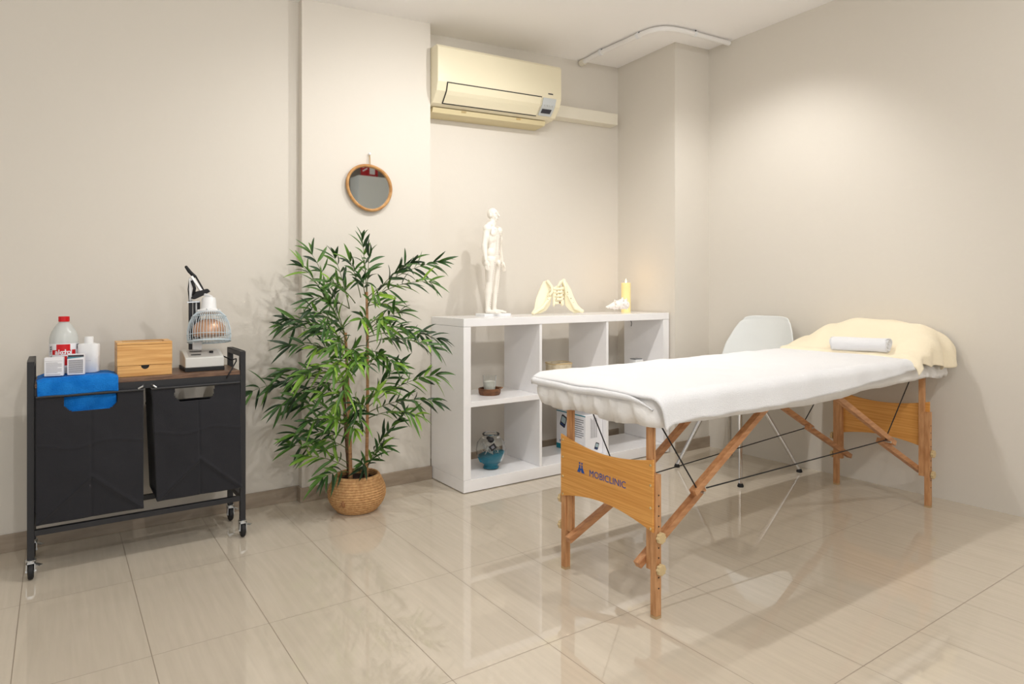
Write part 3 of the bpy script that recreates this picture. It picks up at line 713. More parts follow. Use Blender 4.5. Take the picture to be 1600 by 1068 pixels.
# ------------------------------------------------------------------ bamboo plant
def leaf_mat():
    m = bpy.data.materials.new('bamboo_leaf'); m.use_nodes = True; nt = m.node_tree; b = nt.nodes['Principled BSDF']
    at_ = nt.nodes.new('ShaderNodeAttribute'); at_.attribute_name = 'tone'
    cr = nt.nodes.new('ShaderNodeValToRGB'); e = cr.color_ramp.elements
    e[0].color = (*srgb(30,56,28), 1); e[0].position = 0; e[1].color = (*srgb(146,186,66), 1); e[1].position = 1
    n = e.new(.35); n.color = (*srgb(54,92,40), 1); n = e.new(.7); n.color = (*srgb(92,134,50), 1)
    nt.links.new(at_.outputs['Fac'], cr.inputs[0]); nt.links.new(cr.outputs[0], b.inputs['Base Color']); b.inputs['Roughness'].default_value = .42
    b.inputs['Specular IOR Level'].default_value = .4
    return m
M_LEAF = leaf_mat()
M_TWIG = mat('green_twig', srgb(104,116,70), .6)
M_CANE = mat('bamboo_cane', srgb(196,150,104), .5, var=(10, srgb(160,112,74), (1,1,8)))
M_CANE2 = mat('dark_bamboo_cane', srgb(120,88,60), .5, var=(10, srgb(92,66,44), (1,1,8)))
def plant():
    root = empty('bamboo_plant', BC+Vector((0,0,.03)), 'tall leafy bamboo plant with three canes in the rope basket', 'plant')
    mb = MB(); mb.lathe([(0, .03), (.062, .03), (.078, .12), (.078, .142), (.074, .142), (.072, .128), (0, .130)], BC, 36); 
    mb.build('nursery_pot', mat('dark_brown_pot', srgb(60,40,30), .7), root, smooth='auto')
    rng = random.Random(11)
    def Z(x, y, d=3.0): return at(370+x/2.271, 350+y/2.271, d)       # spots read off the plant
    canes = [(Z(404, 895, 2.985), Z(398, 640, 2.985), Z(385, 385, 2.985), M_CANE, .0085), (Z(460, 875, 3.03), Z(466, 560, 3.03), Z(461, 240, 3.03), M_CANE, .0078), (Z(398, 885, 3.05), Z(385, 700, 3.04), Z(378, 540, 3.04), M_CANE2, .009)]
    for a, b, c, m_, r_ in canes:
        pts = bez(a, a.lerp(b, .9), b.lerp(c, .1), c, 30); pts[0].z = .13
        rad = [r_*(1.16 if i % 6 == 0 else 1.0)*(1-.25*i/30) for i in range(31)]
        mb = MB(); mb.tube(pts, rad, 10); mb.build('cane', m_, root, smooth='auto')
    # (start, tip, depth of tip off the cane, leaves)
    S1, S2, S3 = 2.985, 3.03, 3.04
    br = [((461,245),(445,52),0,10,S2),((461,250),(470,110),-.05,9,S2),((461,262),(720,135),-.05,20,S2),((461,275),(690,205),-.16,16,S2),((461,290),(620,135),-.1,14,S2),((465,290),(560,290),.1,9,S2),
          ((385,390),(230,148),.0,15,S1),((387,400),(262,100),.06,12,S1),((400,300),(345,115),-.1,11,S2),((400,300),(268,262),-.12,13,S2),((440,260),(400,130),-.1,10,S2),((420,280),(330,205),-.2,13,S2),
          ((386,430),(160,362),.02,18,S1),((386,420),(175,335),-.10,15,S1),((388,470),(185,432),-.14,15,S1),((386,400),(260,300),-.2,13,S1),((390,440),(300,360),-.26,14,S1),
          ((463,380),(585,310),-.05,11,S2),((464,400),(715,408),.0,20,S2),((464,420),(700,440),-.14,18,S2),((464,390),(600,370),-.2,14,S2),((466,450),(560,500),-.18,12,S2),((462,370),(520,340),-.25,12,S2),
          ((386,560),(38,590),-.02,22,S1),((388,545),(160,525),-.12,15,S1),((390,560),(150,645),-.12,17,S1),((388,500),(230,540),-.2,13,S1),((395,480),(340,520),-.3,16,S1),((395,500),(430,500),-.3,14,S1),((395,480),(380,600),-.26,11,S1),
          ((464,650),(710,535),-.02,20,S2),((464,670),(700,628),-.12,18,S2),((464,690),(640,680),-.2,14,S2),((464,640),(580,500),.02,13,S2),((464,640),(520,590),-.2,12,S2),((464,660),(420,640),-.22,10,S2),
          ((395,690),(210,640),-.05,14,S1),((397,760),(205,745),-.1,16,S1),((397,720),(250,700),-.2,14,S1),((398,850),(200,785),-.06,15,S1),((400,870),(240,825),-.16,13,S1),((400,880),(300,902),-.16,11,S1),((396,800),(280,770),-.2,12,S1),((396,740),(345,690),-.25,12,S1),
          ((462,860),(568,700),-.04,13,S2),((462,865),(520,790),-.12,10,S2),((462,870),(445,850),-.12,7,S2),((396,620),(300,600),-.18,11,S1),((464,520),(500,470),-.2,11,S2),((388,470),(280,440),-.22,12,S1),((400,650),(440,700),-.15,8,S1),
          ((392,440),(350,430),-.22,9,S1),((392,470),(420,450),-.18,9,S1),((392,600),(350,640),-.2,9,S1),((394,700),(420,730),-.2,8,S1),((462,340),(440,340),-.22,9,S2),((464,450),(450,470),-.22,9,S2),((462,300),(500,250),-.2,10,S2),((455,250),(440,190),-.12,9,S2),((390,420),(330,280),-.12,11,S1)]
    def leaf(mb, tl, p, d, L, w, nrm, tone, dr=.1):
        d = d.normalized(); sd = d.cross(nrm).normalized(); up = sd.cross(d).normalized()
        n = 7; rows = []
        for i in range(n):
            t = i/(n-1); ww = w*(math.sin(PI*min(1, t*.92+.04))**.8)*(1-.35*t) if 0 < i < n-1 else w*.06
            c = p+d*(L*t)-Vector((0,0,1))*(L*dr*t*t)+up*(.04*L*math.sin(PI*t))
            fold = .28*ww
            rows.append((c-sd*ww/2+up*fold, c, c+sd*ww/2+up*fold))
        vv = [[mb.bm.verts.new(q) for q in rw] for rw in rows]
        for i in range(n-1):
            for k in range(2):
                f = mb.bm.faces.new((vv[i][k], vv[i][k+1], vv[i+1][k+1], vv[i+1][k])); f[tl] = tone
    for (sx, sy), (tx, ty), dd, nl, dc in br:
        a = Z(sx, sy, dc); b = Z(tx, ty, dc+dd*.8)
        if b.y > 3.07: b.y = 3.07
        mid = a.lerp(b, .5)+Vector((0,0,.035*(b-a).length/.2))
        pts = bez(a, a.lerp(mid, .7), mid.lerp(b, .4), b, 10)
        mb = MB(); mb.tube(pts, [.0024*(1-.07*i) for i in range(11)], 6); bo = mb.build('branch', M_TWIG, root, smooth=True)
        fb = MB(); tl = fb.bm.faces.layers.float.new('tone'); ax = (b-a).normalized()
        base = rng.random()*.35+ (.25 if dd < -.15 else 0)
        nodes = max(4, int(nl*.52))
        for k in range(nodes):
            t = .16+.84*(k+.6)/nodes; i = min(9, int(t*10)); p = pts[i].lerp(pts[i+1], t*10-i)
            loc = (pts[i+1]-pts[i]).normalized(); side = loc.cross(Vector((0,0,1))).normalized(); upv = side.cross(loc).normalized()
            last = k == nodes-1; m = 4 if last else rng.choice((2, 2, 3)); ph = rng.uniform(0, 2*PI)
            for q in range(m):
                a2 = ph+q*2*PI/m+rng.uniform(-.5, .5); spread = rng.uniform(.45, 1.05)*(.6 if last else 1)
                d = loc*math.cos(spread)+(side*math.cos(a2)+upv*math.sin(a2))*math.sin(spread)
                if d.y > .2: d.y *= .4
                d.z -= .04; d.normalize()
                L = rng.uniform(.062, .112)
                if (p+d*L).y > 3.085: d.y -= 1.0; d.normalize()
                leaf(fb, tl, p, d, L, rng.uniform(.013, .020), Vector((rng.uniform(-.8,.8), rng.uniform(-1,-.2), rng.uniform(.2,1))).normalized(), min(1, max(0, base+rng.gauss(.18, .24))), rng.uniform(0, .28))
        fo = fb.build('leaves', M_LEAF, bo, smooth=True, merge=False, recalc=False)
    settle(root)
plant()

# ------------------------------------------------------------------ things on and in the shelf
def figurine():
    C0 = Vector((1.945, 2.995, ST+.0)); 
    root = empty('anatomy_figurine', C0, 'white acupuncture figure of a standing man on a white plinth', 'figurine')
    mb = MB(); mb.box(1.862, 2.032, 2.948, 3.04, ST, ST+.014); mb.build('plinth', M_PLW, root, bevel=.0015)
    Hh = .570; K = Hh/1.8; ang = math.radians(-58)
    Rz = Matrix.Rotation(ang+PI/2, 4, 'Z')          # the figure is modelled facing -y
    T = Matrix.Translation(C0+Vector((0,0,.014))) @ Rz @ Matrix.Scale(K, 4)
    mb = MB(); P = lambda x, y, z: T @ Vector((x, y, z))
    def lm(a, b, ra, rb): mb.limb(P(*a), P(*b), ra*K, rb*K)
    def el(c, r_, rx=0): mb.ball(P(*c), tuple(q*K for q in r_), M=Rz @ Matrix.Rotation(rx, 4, 'X'))
    for s in (-1, 1):
        lm((s*.105,.0,.90), (s*.115,.005,.52), .108, .066); lm((s*.115,.005,.52), (s*.12,.025,.36), .066, .070); lm((s*.12,.025,.36), (s*.12,.035,.10), .066, .042)
        lm((s*.12,.035,.10), (s*.12,.035,.05), .042, .046)
        lm((s*.12,.045,.038), (s*.135,-.12,.024), .038, .030); el((s*.135,-.145,.020), (.046,.050,.020))
        for q in range(5): lm((s*(.105+.017*q),-.15,.014), (s*(.108+.018*q),-.19+.012*q,.012), .012, .010)
        el((s*.105,.06,.90), (.105,.095,.12))
        el((s*.225,.0,1.42), (.082,.075,.085)); lm((s*.240,.0,1.40), (s*.295,.02,1.14), .062, .050); lm((s*.295,.02,1.14), (s*.325,-.02,.90), .052, .031)
        el((s*.302,.015,1.08), (.047,.048,.085)); el((s*.262,.0,1.28), (.055,.062,.10))
        el((s*.332,-.035,.845), (.025,.040,.050))
        for q, (dy, L) in enumerate(((-.030, .075), (-.012, .088), (.006, .082), (.022, .062))): lm((s*.334,-.038+dy,.81), (s*.338,-.052+dy,.81-L), .0115, .009)
        lm((s*.322,-.06,.86), (s*.306,-.092,.795), .014, .010)
        el((s*.085,-.060,1.345), (.105,.045,.060)); el((s*.075,.075,1.34), (.09,.05,.13)); lm((s*.06,.03,1.51), (s*.19,.02,1.450), .052, .050)
        el((s*.095,.01,1.16), (.075,.085,.13)); el((s*.105,.0,1.02), (.085,.095,.11)); el((s*.12,.02,1.26), (.085,.09,.13))
    lm((0,.02,.93), (0,.0,1.30), .135, .13); el((0,.0,.97), (.175,.115,.12)); el((0,-.005,1.10), (.150,.110,.18)); el((0,.0,1.30), (.195,.120,.19)); el((0,-.045,1.08), (.10,.08,.16))
    el((0,-.11,.86), (.034,.04,.05))
    lm((0,.03,1.46), (0,.0,1.58), .070, .062)
    hd = P(0,-.01,1.68)
    el((0,.01,1.70), (.078,.098,.10)); el((0,-.03,1.635), (.058,.062,.075)); el((0,-.055,1.59), (.032,.030,.025))
    lm((0,-.092,1.70), (0,-.118,1.66), .009, .016); el((0,-.094,1.612), (.026,.012,.010)); el((0,-.075,1.72), (.055,.022,.016))
    for s in (-1, 1): el((s*.080,.012,1.67), (.010,.020,.032)); el((s*.03,-.082,1.695), (.013,.008,.008)); el((s*.04,-.05,1.655), (.022,.03,.03))
    body = blob(mb, 'body', M_FIG, root, voxel=.0021, smooth_it=2)
    bv = BVHTree.FromPolygons([v.co.copy() for v in body.data.vertices], [tuple(p.vertices) for p in body.data.polygons])
    fwd = (Rz @ Vector((0,-1,0))); 
    marks = []
    for z in [1.0+.028*i for i in range(16)]:
        for x in (0, -.035, .035, -.075, .075): marks.append((x, z))
    for z in [.12+.035*i for i in range(22)]:
        for s in (-1, 1): marks.append((s*(.10+.025*math.sin(z*9)), z)); marks.append((s*(.135+.01*math.sin(z*13)), z+.01))
    for z in (1.62, 1.66, 1.70, 1.74, 1.77):
        for x in (-.045, -.02, .02, .045): marks.append((x, z))
    mb = MB()
    for x, z in marks:
        o_ = P(x, -.5, z); h = bv.ray_cast(o_, -fwd)
        if h[0]: mb.ball(h[0], .0016, n=6, m=4)
    mb.build('acupuncture_marks', mat('mark_ink', srgb(110,84,88), .6), root, smooth=True)
    mb = MB(); q = P(-.03, .12, 0); mb.tube([q, q+Vector((0,0,.045))], .0012, 8); mb.build('support_rod', M_STEEL, root)
    settle(root)
figurine()
def pelvis():
    cy = 2.95; S = .0
    c = on_y(870, 491, cy); c.z = ST+.004
    root = empty('pelvis_model', c, 'cream resin pelvis bone model on top of the white shelf', 'anatomical model')
    right = Vector((.905,-.425,0)).normalized(); back = Vector((-right.y, right.x, 0)); back = Vector((.425,.905,0)).normalized()
    d = S_*c.x+C_*c.y; k = d/F_/8.889
    def W(u, v, t): return c+right*((u-450)*k)+back*t+Vector((0,0,max(0,(650-v)*k)))
    mb = MB()
    def chain(pts, flat=.5):
        for i in range(len(pts)-1):
            (u0,v0,t0,r0), (u1,v1,t1,r1) = pts[i], pts[i+1]; mb.limb(W(u0,v0,t0), W(u1,v1,t1), r0, r1, 12)
    # left wing sheet + ridges
    L = [(95,643),(140,590),(175,450),(235,320),(285,215),(330,200),(365,270),(380,380),(345,520),(290,590),(200,628)]
    Rr = [(803,612),(735,535),(690,430),(655,320),(600,225),(560,190),(560,300),(580,390),(590,520),(640,585),(700,628)]
    def wing(poly, s):
        def fn(u, v, t):
            dx = abs(u-450)/350; return W(u, v, t-.035*dx*dx*0+ -.05*(v-400)/300*dx+ .02)
        mb.prism(poly, fn, -.006, .006)
        for i in range(len(poly)):
            a, b = poly[i], poly[(i+1) % len(poly)]; mb.limb(fn(a[0], min(a[1],640), 0), fn(b[0], min(b[1],640), 0), .0075, .0075, 10)
    wing(L, -1); wing(Rr, 1)
    chain([(330,200,.02,.010),(372,270,-.01,.008),(372,340,-.02,.007),(345,380,-.02,.008)])
    chain([(560,190,.02,.010),(500,210,-.01,.009),(462,265,-.015,.007)]); chain([(560,190,.02,.012),(560,270,-.02,.009),(575,380,-.02,.007)])
    chain([(110,635,-.035,.009),(230,560,-.03,.010),(340,430,-.02,.008)]); chain([(790,612,-.035,.011),(690,560,-.03,.012),(600,400,-.02,.008)])
    # sacrum
    for v, w, r_ in ((300,62,.010),(345,58,.010),(395,54,.010),(445,50,.009),(495,44,.008)):
        chain([(470-w,v,-.005,r_),(455-w*.2,v+6,-.014,r_*.8)]); chain([(470+w,v-4,-.005,r_),(485+w*.1,v+4,-.014,r_*.8)])
        chain([(455-w*.2,v+6,-.012,r_*.7),(485+w*.1,v+4,-.012,r_*.7)])
    for v, w in ((310,50),(370,46),(430,42)): mb.ball(W(470,v,.012), (.030, .010, .022), M=None)
    for u in (405,465,530): chain([(u,290,-.004,.007),(u,(520 if u != 465 else 460),-.006,.007)])
    chain([(400,300,.01,.008),(350,330,.015,.008)]); chain([(535,300,.01,.008),(590,330,.015,.008)]); chain([(410,500,0,.007),(408,535,0,.006)]); chain([(515,490,0,.007),(520,530,0,.006)])
    o = blob(mb, 'bone', M_CREAMBONE, root, voxel=.0022, smooth_it=3)
    bv = BVHTree.FromPolygons([v.co.copy() for v in o.data.vertices], [tuple(p.vertices) for p in o.data.polygons])
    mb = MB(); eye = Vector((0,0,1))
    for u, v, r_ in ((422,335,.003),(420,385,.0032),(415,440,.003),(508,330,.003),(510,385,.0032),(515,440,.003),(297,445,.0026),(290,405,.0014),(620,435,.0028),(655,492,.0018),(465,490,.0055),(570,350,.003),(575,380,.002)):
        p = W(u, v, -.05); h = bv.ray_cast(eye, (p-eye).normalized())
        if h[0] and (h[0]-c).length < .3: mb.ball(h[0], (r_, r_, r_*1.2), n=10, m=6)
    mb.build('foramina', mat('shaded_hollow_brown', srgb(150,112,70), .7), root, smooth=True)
    settle(root)
pelvis()
def conch():
    c = on_y(965, 486, 2.86); c.z = ST+.004
    root = empty('sea_shell', c, 'white spiky conch shell in front of the lit candle', 'sea shell')
    d = S_*c.x+C_*c.y; k = d/F_
    right = Vector((.86,-.5,0)).normalized(); back = Vector((.5,.86,0)).normalized()
    k *= 1.25
    W = lambda u, v, t: c+right*(u*k)+back*t+Vector((0,0,v*k))
    mb = MB(); rs = [.010,.018,.026,.034,.038,.038,.030]; 
    cen = [(-12,7),(-9,8),(-5,9),(-1,10),(4,11),(8,11),(11,10)]
    for (u, v), r_ in zip(cen, rs): mb.ball(W(u, max(v, r_/k*.75), 0), (r_*.55, r_*.8, r_*.8))
    mb.limb(W(-14,7.5,0), W(-6,9,0), .005, .018); rg = random.Random(3)
    for q in range(3):
        cu, cv, rr_ = ((-3,10,.028),(4,12,.036),(9,11,.033))[q]
        for j in range(9):
            a = 2*PI*j/9+q*.4; o_ = Vector((0, math.cos(a), math.sin(a)))
            p = W(cu, max(cv, rr_/k*.8), 0); dirv = (right*.35*(1 if q else -.2)+back*math.cos(a)+Vector((0,0,math.sin(a)))).normalized()
            tip = p+dirv*(rr_*.8+rg.uniform(.008,.013))
            if tip.z < ST+.005: tip.z = ST+.005
            mb.limb(p+dirv*rr_*.5, tip, .008, .0018, 8)
    o = blob(mb, 'shell', mat('white_shell', srgb(244,238,232), .55, var=(60, srgb(226,200,176), (1,1,1), .55, .8)), root, voxel=.0018, smooth_it=1)
    settle(root)
conch()
def pillar_candle():
    c = on_y(978, 486, 2.99); c.z = ST
    root = empty('pillar_candle', c, 'lit cream pillar candle in the corner of the shelf top', 'candle')
    H = on_y(978, 442, 2.99).z-ST; r_ = .029
    mb = MB(); mb.lathe([(0, 0), (r_, 0), (r_, H), (r_-.004, H+.001), (r_-.006, H-.004), (0, H-.006)], n=40); mb.build('wax', mat('candle_wax', srgb(250,226,160), .45, emit=((1,.72,.3), .12)), root, smooth='auto')['_ok'] = 1
    mb = MB(); mb.tube([(0,0,H-.006), (0,0,H+.003)], .0012, 6); mb.build('wick', M_RUB, root)['_ok'] = 1
    mb = MB(); mb.lathe([(.0001, H), (.0042, H+.004), (.0052, H+.009), (.0035, H+.017), (.0012, H+.024), (.0001, H+.028)], n=16); mb.build('flame', mat('candle_flame', (1,.8,.4), .5, emit=((1,.80,.45), 5)), root, smooth=True)['_ok'] = 1
    ld = bpy.data.lights.new('candle_glow', 'POINT'); ld.energy = .3; ld.color = (1,.62,.25); ld.shadow_soft_size = .02
    lo = bpy.data.objects.new('candle_glow', ld); COL.objects.link(lo); lo.location = (0,0,H+.035); lo.parent = root
pillar_candle()
def cups():
    c = on_y(765, 620, 2.93); c.z = .4465
    root = empty('wooden_bowl', c, 'small round brown wooden dish holding a glass candle', 'bowl')
    mb = MB(); mb.lathe([(0, 0), (.052, 0), (.058, .010), (.060, .032), (.054, .034), (.050, .014), (0, .010)], n=40); mb.build('dish', mat('dark_carved_wood', srgb(128,84,52), .55, var=(30, srgb(88,54,32), (1,1,3)), bump=(80,.3)), root, smooth='auto')['_ok'] = 1
    mb = MB(); mb.tube([(.045,-.042,.033), (.07,-.02,.033), (.045,.042,.033)], .003, 6); mb.build('rim_cord', mat('jute_cord', srgb(150,110,76), .8), root, smooth=True)['_ok'] = 1
    root = empty('glass_candle', c+Vector((0,0,.0105)), 'clear glass tumbler candle standing in the wooden dish', 'candle')
    mb = MB(); mb.lathe([(0, 0), (.032, 0), (.036, .09), (.034, .09), (.0305, .006), (0, .006)], n=36); mb.build('tumbler', M_GLASS, root, smooth='auto')['_ok'] = 1
    mb = MB(); mb.lathe([(0, .0065), (.0300, .0065), (.0322, .058), (.02, .061), (0, .060)], n=32); mb.build('wax', mat('white_wax', srgb(240,238,226), .6), root, smooth='auto')['_ok'] = 1
    # woven basket
    c = on_y(873, 575, 2.96); c.z = .4465
    root = empty('fabric_basket', c, 'small round cream fabric basket on the middle upper shelf', 'basket')
    H = on_y(873, 566, 2.96).z-.4465; lin = mat('cream_linen', srgb(228,216,190), .9, bump=(250,.5), var=(40, srgb(205,190,160), (1,1,1)))
    pr = [(0, 0), (.066, 0)]+[(.068+.008*i/12+.0015*(i % 2), H*i/12) for i in range(1, 13)]+[(.070, H), (.064, .006), (0, .006)]
    mb = MB(); mb.lathe(pr, n=40); mb.build('body', lin, root, smooth=True)['_ok'] = 1
    mb = MB(); mb.tube([(.0745*math.cos(a), .0745*math.sin(a), H-.002+.002*math.sin(3*a)) for a in [2*PI*q/48 for q in range(48)]], .004, 8, closed=True); mb.build('rolled_rim', mat('tan_hem', srgb(206,182,140), .9), root, smooth=True)['_ok'] = 1
    # vase
    c = on_y(767, 735, 2.91); c.z = .064
    root = empty('glass_vase', c, 'round clear glass vase with blue sand and silver filling', 'vase')
    pr = [(0, 0), (.040, 0), (.043, .006), (.036, .020), (.060, .040), (.076, .075), (.079, .10), (.072, .135), (.052, .160), (.040, .168), (.046, .18)]
    inn = [(r_-.0025, z+.002) for r_, z in reversed(pr[3:])]+[(0, .020)]
    mb = MB(); mb.lathe(pr+inn, n=48); mb.build('glass_bowl', mat('thin_clear_glass', (.97,.985,.985), .01, trans=1, ior=1.3), root, smooth=True)['_ok'] = 1
    sand = [(0, .003), (.038, .003), (.040, .007), (.033, .020), (.0565, .041), (.0715, .075)]
    def sd(i, j):
        a = 2*PI*i; k = j*(len(sand)); 
        if j < .999:
            k = min(j*len(sand), len(sand)-1.001); ii = int(k); t = k-ii; r_ = sand[ii][0]*(1-t)+sand[ii+1][0]*t; z = sand[ii][1]*(1-t)+sand[ii+1][1]*t
            return Vector((r_*math.cos(a), r_*math.sin(a), z+(.012*math.cos(a+.6) if ii >= 4 else 0)))
        return Vector((0, 0, .066))
    mb = MB(); mb.grid(sd, 40, 14, cu=True); mb.build('blue_sand', mat('blue_sand', srgb(24,134,160), .8, bump=(200,.5)), root, smooth=True)['_ok'] = 1
    mb = MB(); rg = random.Random(5); pts = []
    for k in range(130):
        p = Vector((rg.gauss(0,.026), rg.gauss(0,.026), .105+rg.gauss(0,.022)))
        q = p+Vector((rg.uniform(-1,1), rg.uniform(-1,1), rg.uniform(-1,1))).normalized()*.02; m_ = (p+q)/2+Vector((rg.uniform(-.006,.006),)*3)
        ok = all(math.hypot(v.x, v.y) < .055 and .072 < v.z < .14 for v in (p, q, m_))
        if ok: mb.tube([p, m_, q], .0016, 5)
    mb.build('silver_shreds', mat('silver_foil', (.85,.85,.83), .35, metal=.6), root, smooth=True)['_ok'] = 1
    tv = Vector((-c.x, -c.y, 0)).normalized(); sd_ = Vector((-tv.y, tv.x, 0))*-1
    mb = MB(); mb.ball(tv*.058+Vector((0,0,.160)), (.017,.017,.014)); mb.ball(tv*.05+sd_*.012+Vector((0,0,.168)), (.012,.012,.009)); mb.build('black_bow', M_RUB, root, smooth=True)['_ok'] = 1
    tg = tv*.083-sd_*(-.012)+Vector((0,0,.130)); R45 = Matrix.Rotation(.6, 3, tv)
    mb = MB(); ex, ez = R45 @ sd_, R45 @ Vector((0,0,1)); cc = tv*.084+sd_*(-.010)*1+Vector((0,0,.128))
    qs = [cc+ex*a_*.017+ez*b_*.014 for a_, b_ in ((-1,-1),(1,-1),(1,1),(-1,1))]
    mb._add(qs+[q-tv*.0015 for q in qs], [(0,1,2,3),(7,6,5,4),(0,4,5,1),(1,5,6,2),(2,6,7,3),(3,7,4,0)]); tgo = mb.build('gift_tag', M_RUB, root); tgo['_ok'] = 1
    mb = MB(); qs = [cc+tv*.0004+ex*a_*.008+ez*b_*.007 for a_, b_ in ((-1,-1),(1,-1),(1,1),(-1,1))]; mb._add(qs, [(0,1,2,3)]); mb.build('tag_print', M_PRINT, tgo)['_ok'] = 1
cups()
def devicebox():
    x0, x1, y0, y1, z0 = 2.448, 2.578, 2.815, 3.075, .0637; z1 = z0+.225
    root = empty('device_box', (x0, y0, z0), 'white printed monitor carton standing in the lower middle compartment', 'box')
    mb = MB(); mb.box(x0, x1, y0, y1, z0, z1); bx_ = mb.build('carton', M_PAPER, root, bevel=.0015)
    def pz(m_, a0, a1, c0, c1, nm='print_line', face='x'):
        mb = MB()
        if face == 'x': mb.box(x0-.0006, x0-.0001, y0+(y1-y0)*a0, y0+(y1-y0)*a1, z0+(z1-z0)*c0, z0+(z1-z0)*c1)
        else: mb.box(x0+(x1-x0)*a0, x0+(x1-x0)*a1, y0-.0006, y0-.0001, z0+(z1-z0)*c0, z0+(z1-z0)*c1)
        return mb.build(nm, m_, bx_)
    for k in range(9): pz(M_PRINT, .06 if k % 3 else .12, .45, .42+.055*k, .438+.055*k)
    pz(M_TEAL, .0, 1.0, .0, .13, 'teal_band'); pz(M_TEAL, .0, 1.0, .965, .99, 'teal_edge')
    # pictured device: dark rounded body, light screen
    def device(face, cu, cv, s, rot):
        o_ = (lambda a, b, t: Vector((x0-t, cu-a, cv+b))) if face == 'x' else (lambda a, b, t: Vector((cu+a, y0-t, cv+b)))
        cr, sr = math.cos(rot), math.sin(rot); rt = lambda a, b: (a*cr-b*sr, a*sr+b*cr)
        def poly(w, h, t0, t1, m_, nm, ox=0, oy=0):
            pts = [rt(a+ox, b+oy) for a, b in ((-w,-h*.8),(-w*.8,-h),(w*.8,-h),(w,-h*.8),(w,h*.8),(w*.8,h),(-w*.8,h),(-w,h*.8))]
            mb = MB(); mb.prism(pts, o_, t0, t1); mb.build(nm, m_, bx_)
        poly(.5*s, .7*s, .0001, .0006, M_INK, 'printed_device'); poly(.38*s, .36*s, .0007, .001, mat('screen_print', srgb(170,190,196), .5), 'printed_screen', 0, .14*s)
        for k in range(3): poly(.08*s, .07*s, .0007, .001, M_BLINK, 'printed_button', -.24*s+.24*s*k, -.45*s)
    device('x', y0+.195, z0+.165, .05, -.35); device('y', x0+.085, z0+.045, .028, -.35)
    for k in range(8): pz(M_PRINT, .3+.05*k, .315+.05*k, .42, .93-.03*(k % 3), face='y')
    lettering('box_lettering', 'Printed', .02, frame((x0-.0008, y0+.2, z0+.045), (0,-1,0), (0,0,1)), M_BLINK, bx_, bold=.0005)
    settle(root)
    # small device
    c = on_y(994, 565, 2.93); z1 = c.z; 
    z1 += .022; root = empty('small_white_device', (c.x, 2.93, .4465), 'small white appliance with grey top on the upper right shelf', 'device')
    mb = MB(); mb.box(-.032, .032, -.03, .03, 0, z1-.4465-.006); b_ = mb.build('body', M_PLW, root, bevel=.004); b_['_ok'] = 1
    mb = MB(); mb.box(-.028, .028, -.026, .026, z1-.4465-.006, z1-.4465); mb.build('top_panel', mat('grey_top', srgb(130,134,138), .4), root, bevel=.002)['_ok'] = 1
    mb = MB(); mb.box(-.03, .01, -.0305, -.03, .05, .06); mb.build('vent', M_DARK, b_)['_ok'] = 1
    a = on_y(990, 499, 2.80)
    a.z = ST-.041; mb = MB(); mb.tube([a+Vector((-.006,.02,0)), a+Vector((0,.02,-.006)), a+Vector((.004,.02,-.02)), a+Vector((.0,.02,-.034))], .002, 6)
    o = mb.build('black_hook', M_RUB, smooth=True); base_origin(o); tag(o, 'tiny black hook under the shelf top, upper right compartment', 'hook')
devicebox()

# ------------------------------------------------------------------ chair
def chair():
    root = empty('shell_chair', (3.12, 2.31, 0), 'white plastic shell chair with chrome legs in the corner behind the bed', 'chair')
    cl = [(2.90,.462,.185,.0),(2.93,.466,.205,.01),(3.03,.448,.225,.03),(3.14,.438,.235,.045),(3.24,.45,.24,.05),(3.305,.50,.243,.03),(3.345,.58,.242,.0),(3.372,.68,.226,.0),(3.39,.77,.19,.0),(3.398,.825,.158,.0),(3.40,.848,.143,.0)]
    fw = [0,0,0,.0,.03,.06,.08,.075,.055,.035,.03]
    def fn(u, v):
        k = v*(len(cl)-1); i = min(int(k), len(cl)-2); t = k-i; L = lambda q: cl[i][q]*(1-t)+cl[i+1][q]*t
        w = u*2-1; f = fw[i]*(1-t)+fw[i+1][0]*t if 0 else fw[i]*(1-t)+fw[i+1]*t
        wc = math.sin(w*PI/2*.999)*.35+w*.65
        return Vector((L(0)-f*abs(w)**2.2, 2.295+L(2)*w, L(1)+L(3)*abs(w)**3-(.012*abs(w)**6 if i >= 9 else 0)))
    mb = MB(); mb.grid(fn, 25, 41); mb.build('seat_shell', M_CHAIR, root, smooth=True, solid=.008, sub=1)
    mb = MB(); mb.grid(lambda u, v: Vector((2.95+.26*v, 2.17+.27*u, .462+.01*math.sin(PI*u)*math.sin(PI*v))), 12, 12); mb.build('seat_pad', mat('white_leatherette', srgb(228,228,226), .5), root, smooth=True, solid=.012)
    feet = [(2.855, 2.091), (3.351, 2.077), (2.880, 2.529), (3.35, 2.53)]
    for fx_, fy_ in feet:
        t = Vector((3.10+(.06 if fx_ > 3.1 else -.06), 2.31+(.08 if fy_ > 2.3 else -.08), .435)); f = Vector((fx_, fy_, .012))
        mb = MB(); mb.tube([t, t.lerp(f, .5), f], [.012, .012, .0095], 14); lg = mb.build('leg', M_CHROME, root, smooth='auto')
        mb = MB(); mb.lathe([(.015, 0), (.016, .006), (.011, .018), (0, .018)], (fx_, fy_, 0), 16); mb.build('foot_cap', M_RUB, lg, smooth='auto')
    mb = MB(); mb.box(3.02, 3.18, 2.21, 2.41, .418, .434); mb.build('seat_mount', M_BLACK, root)
    settle(root)
chair()

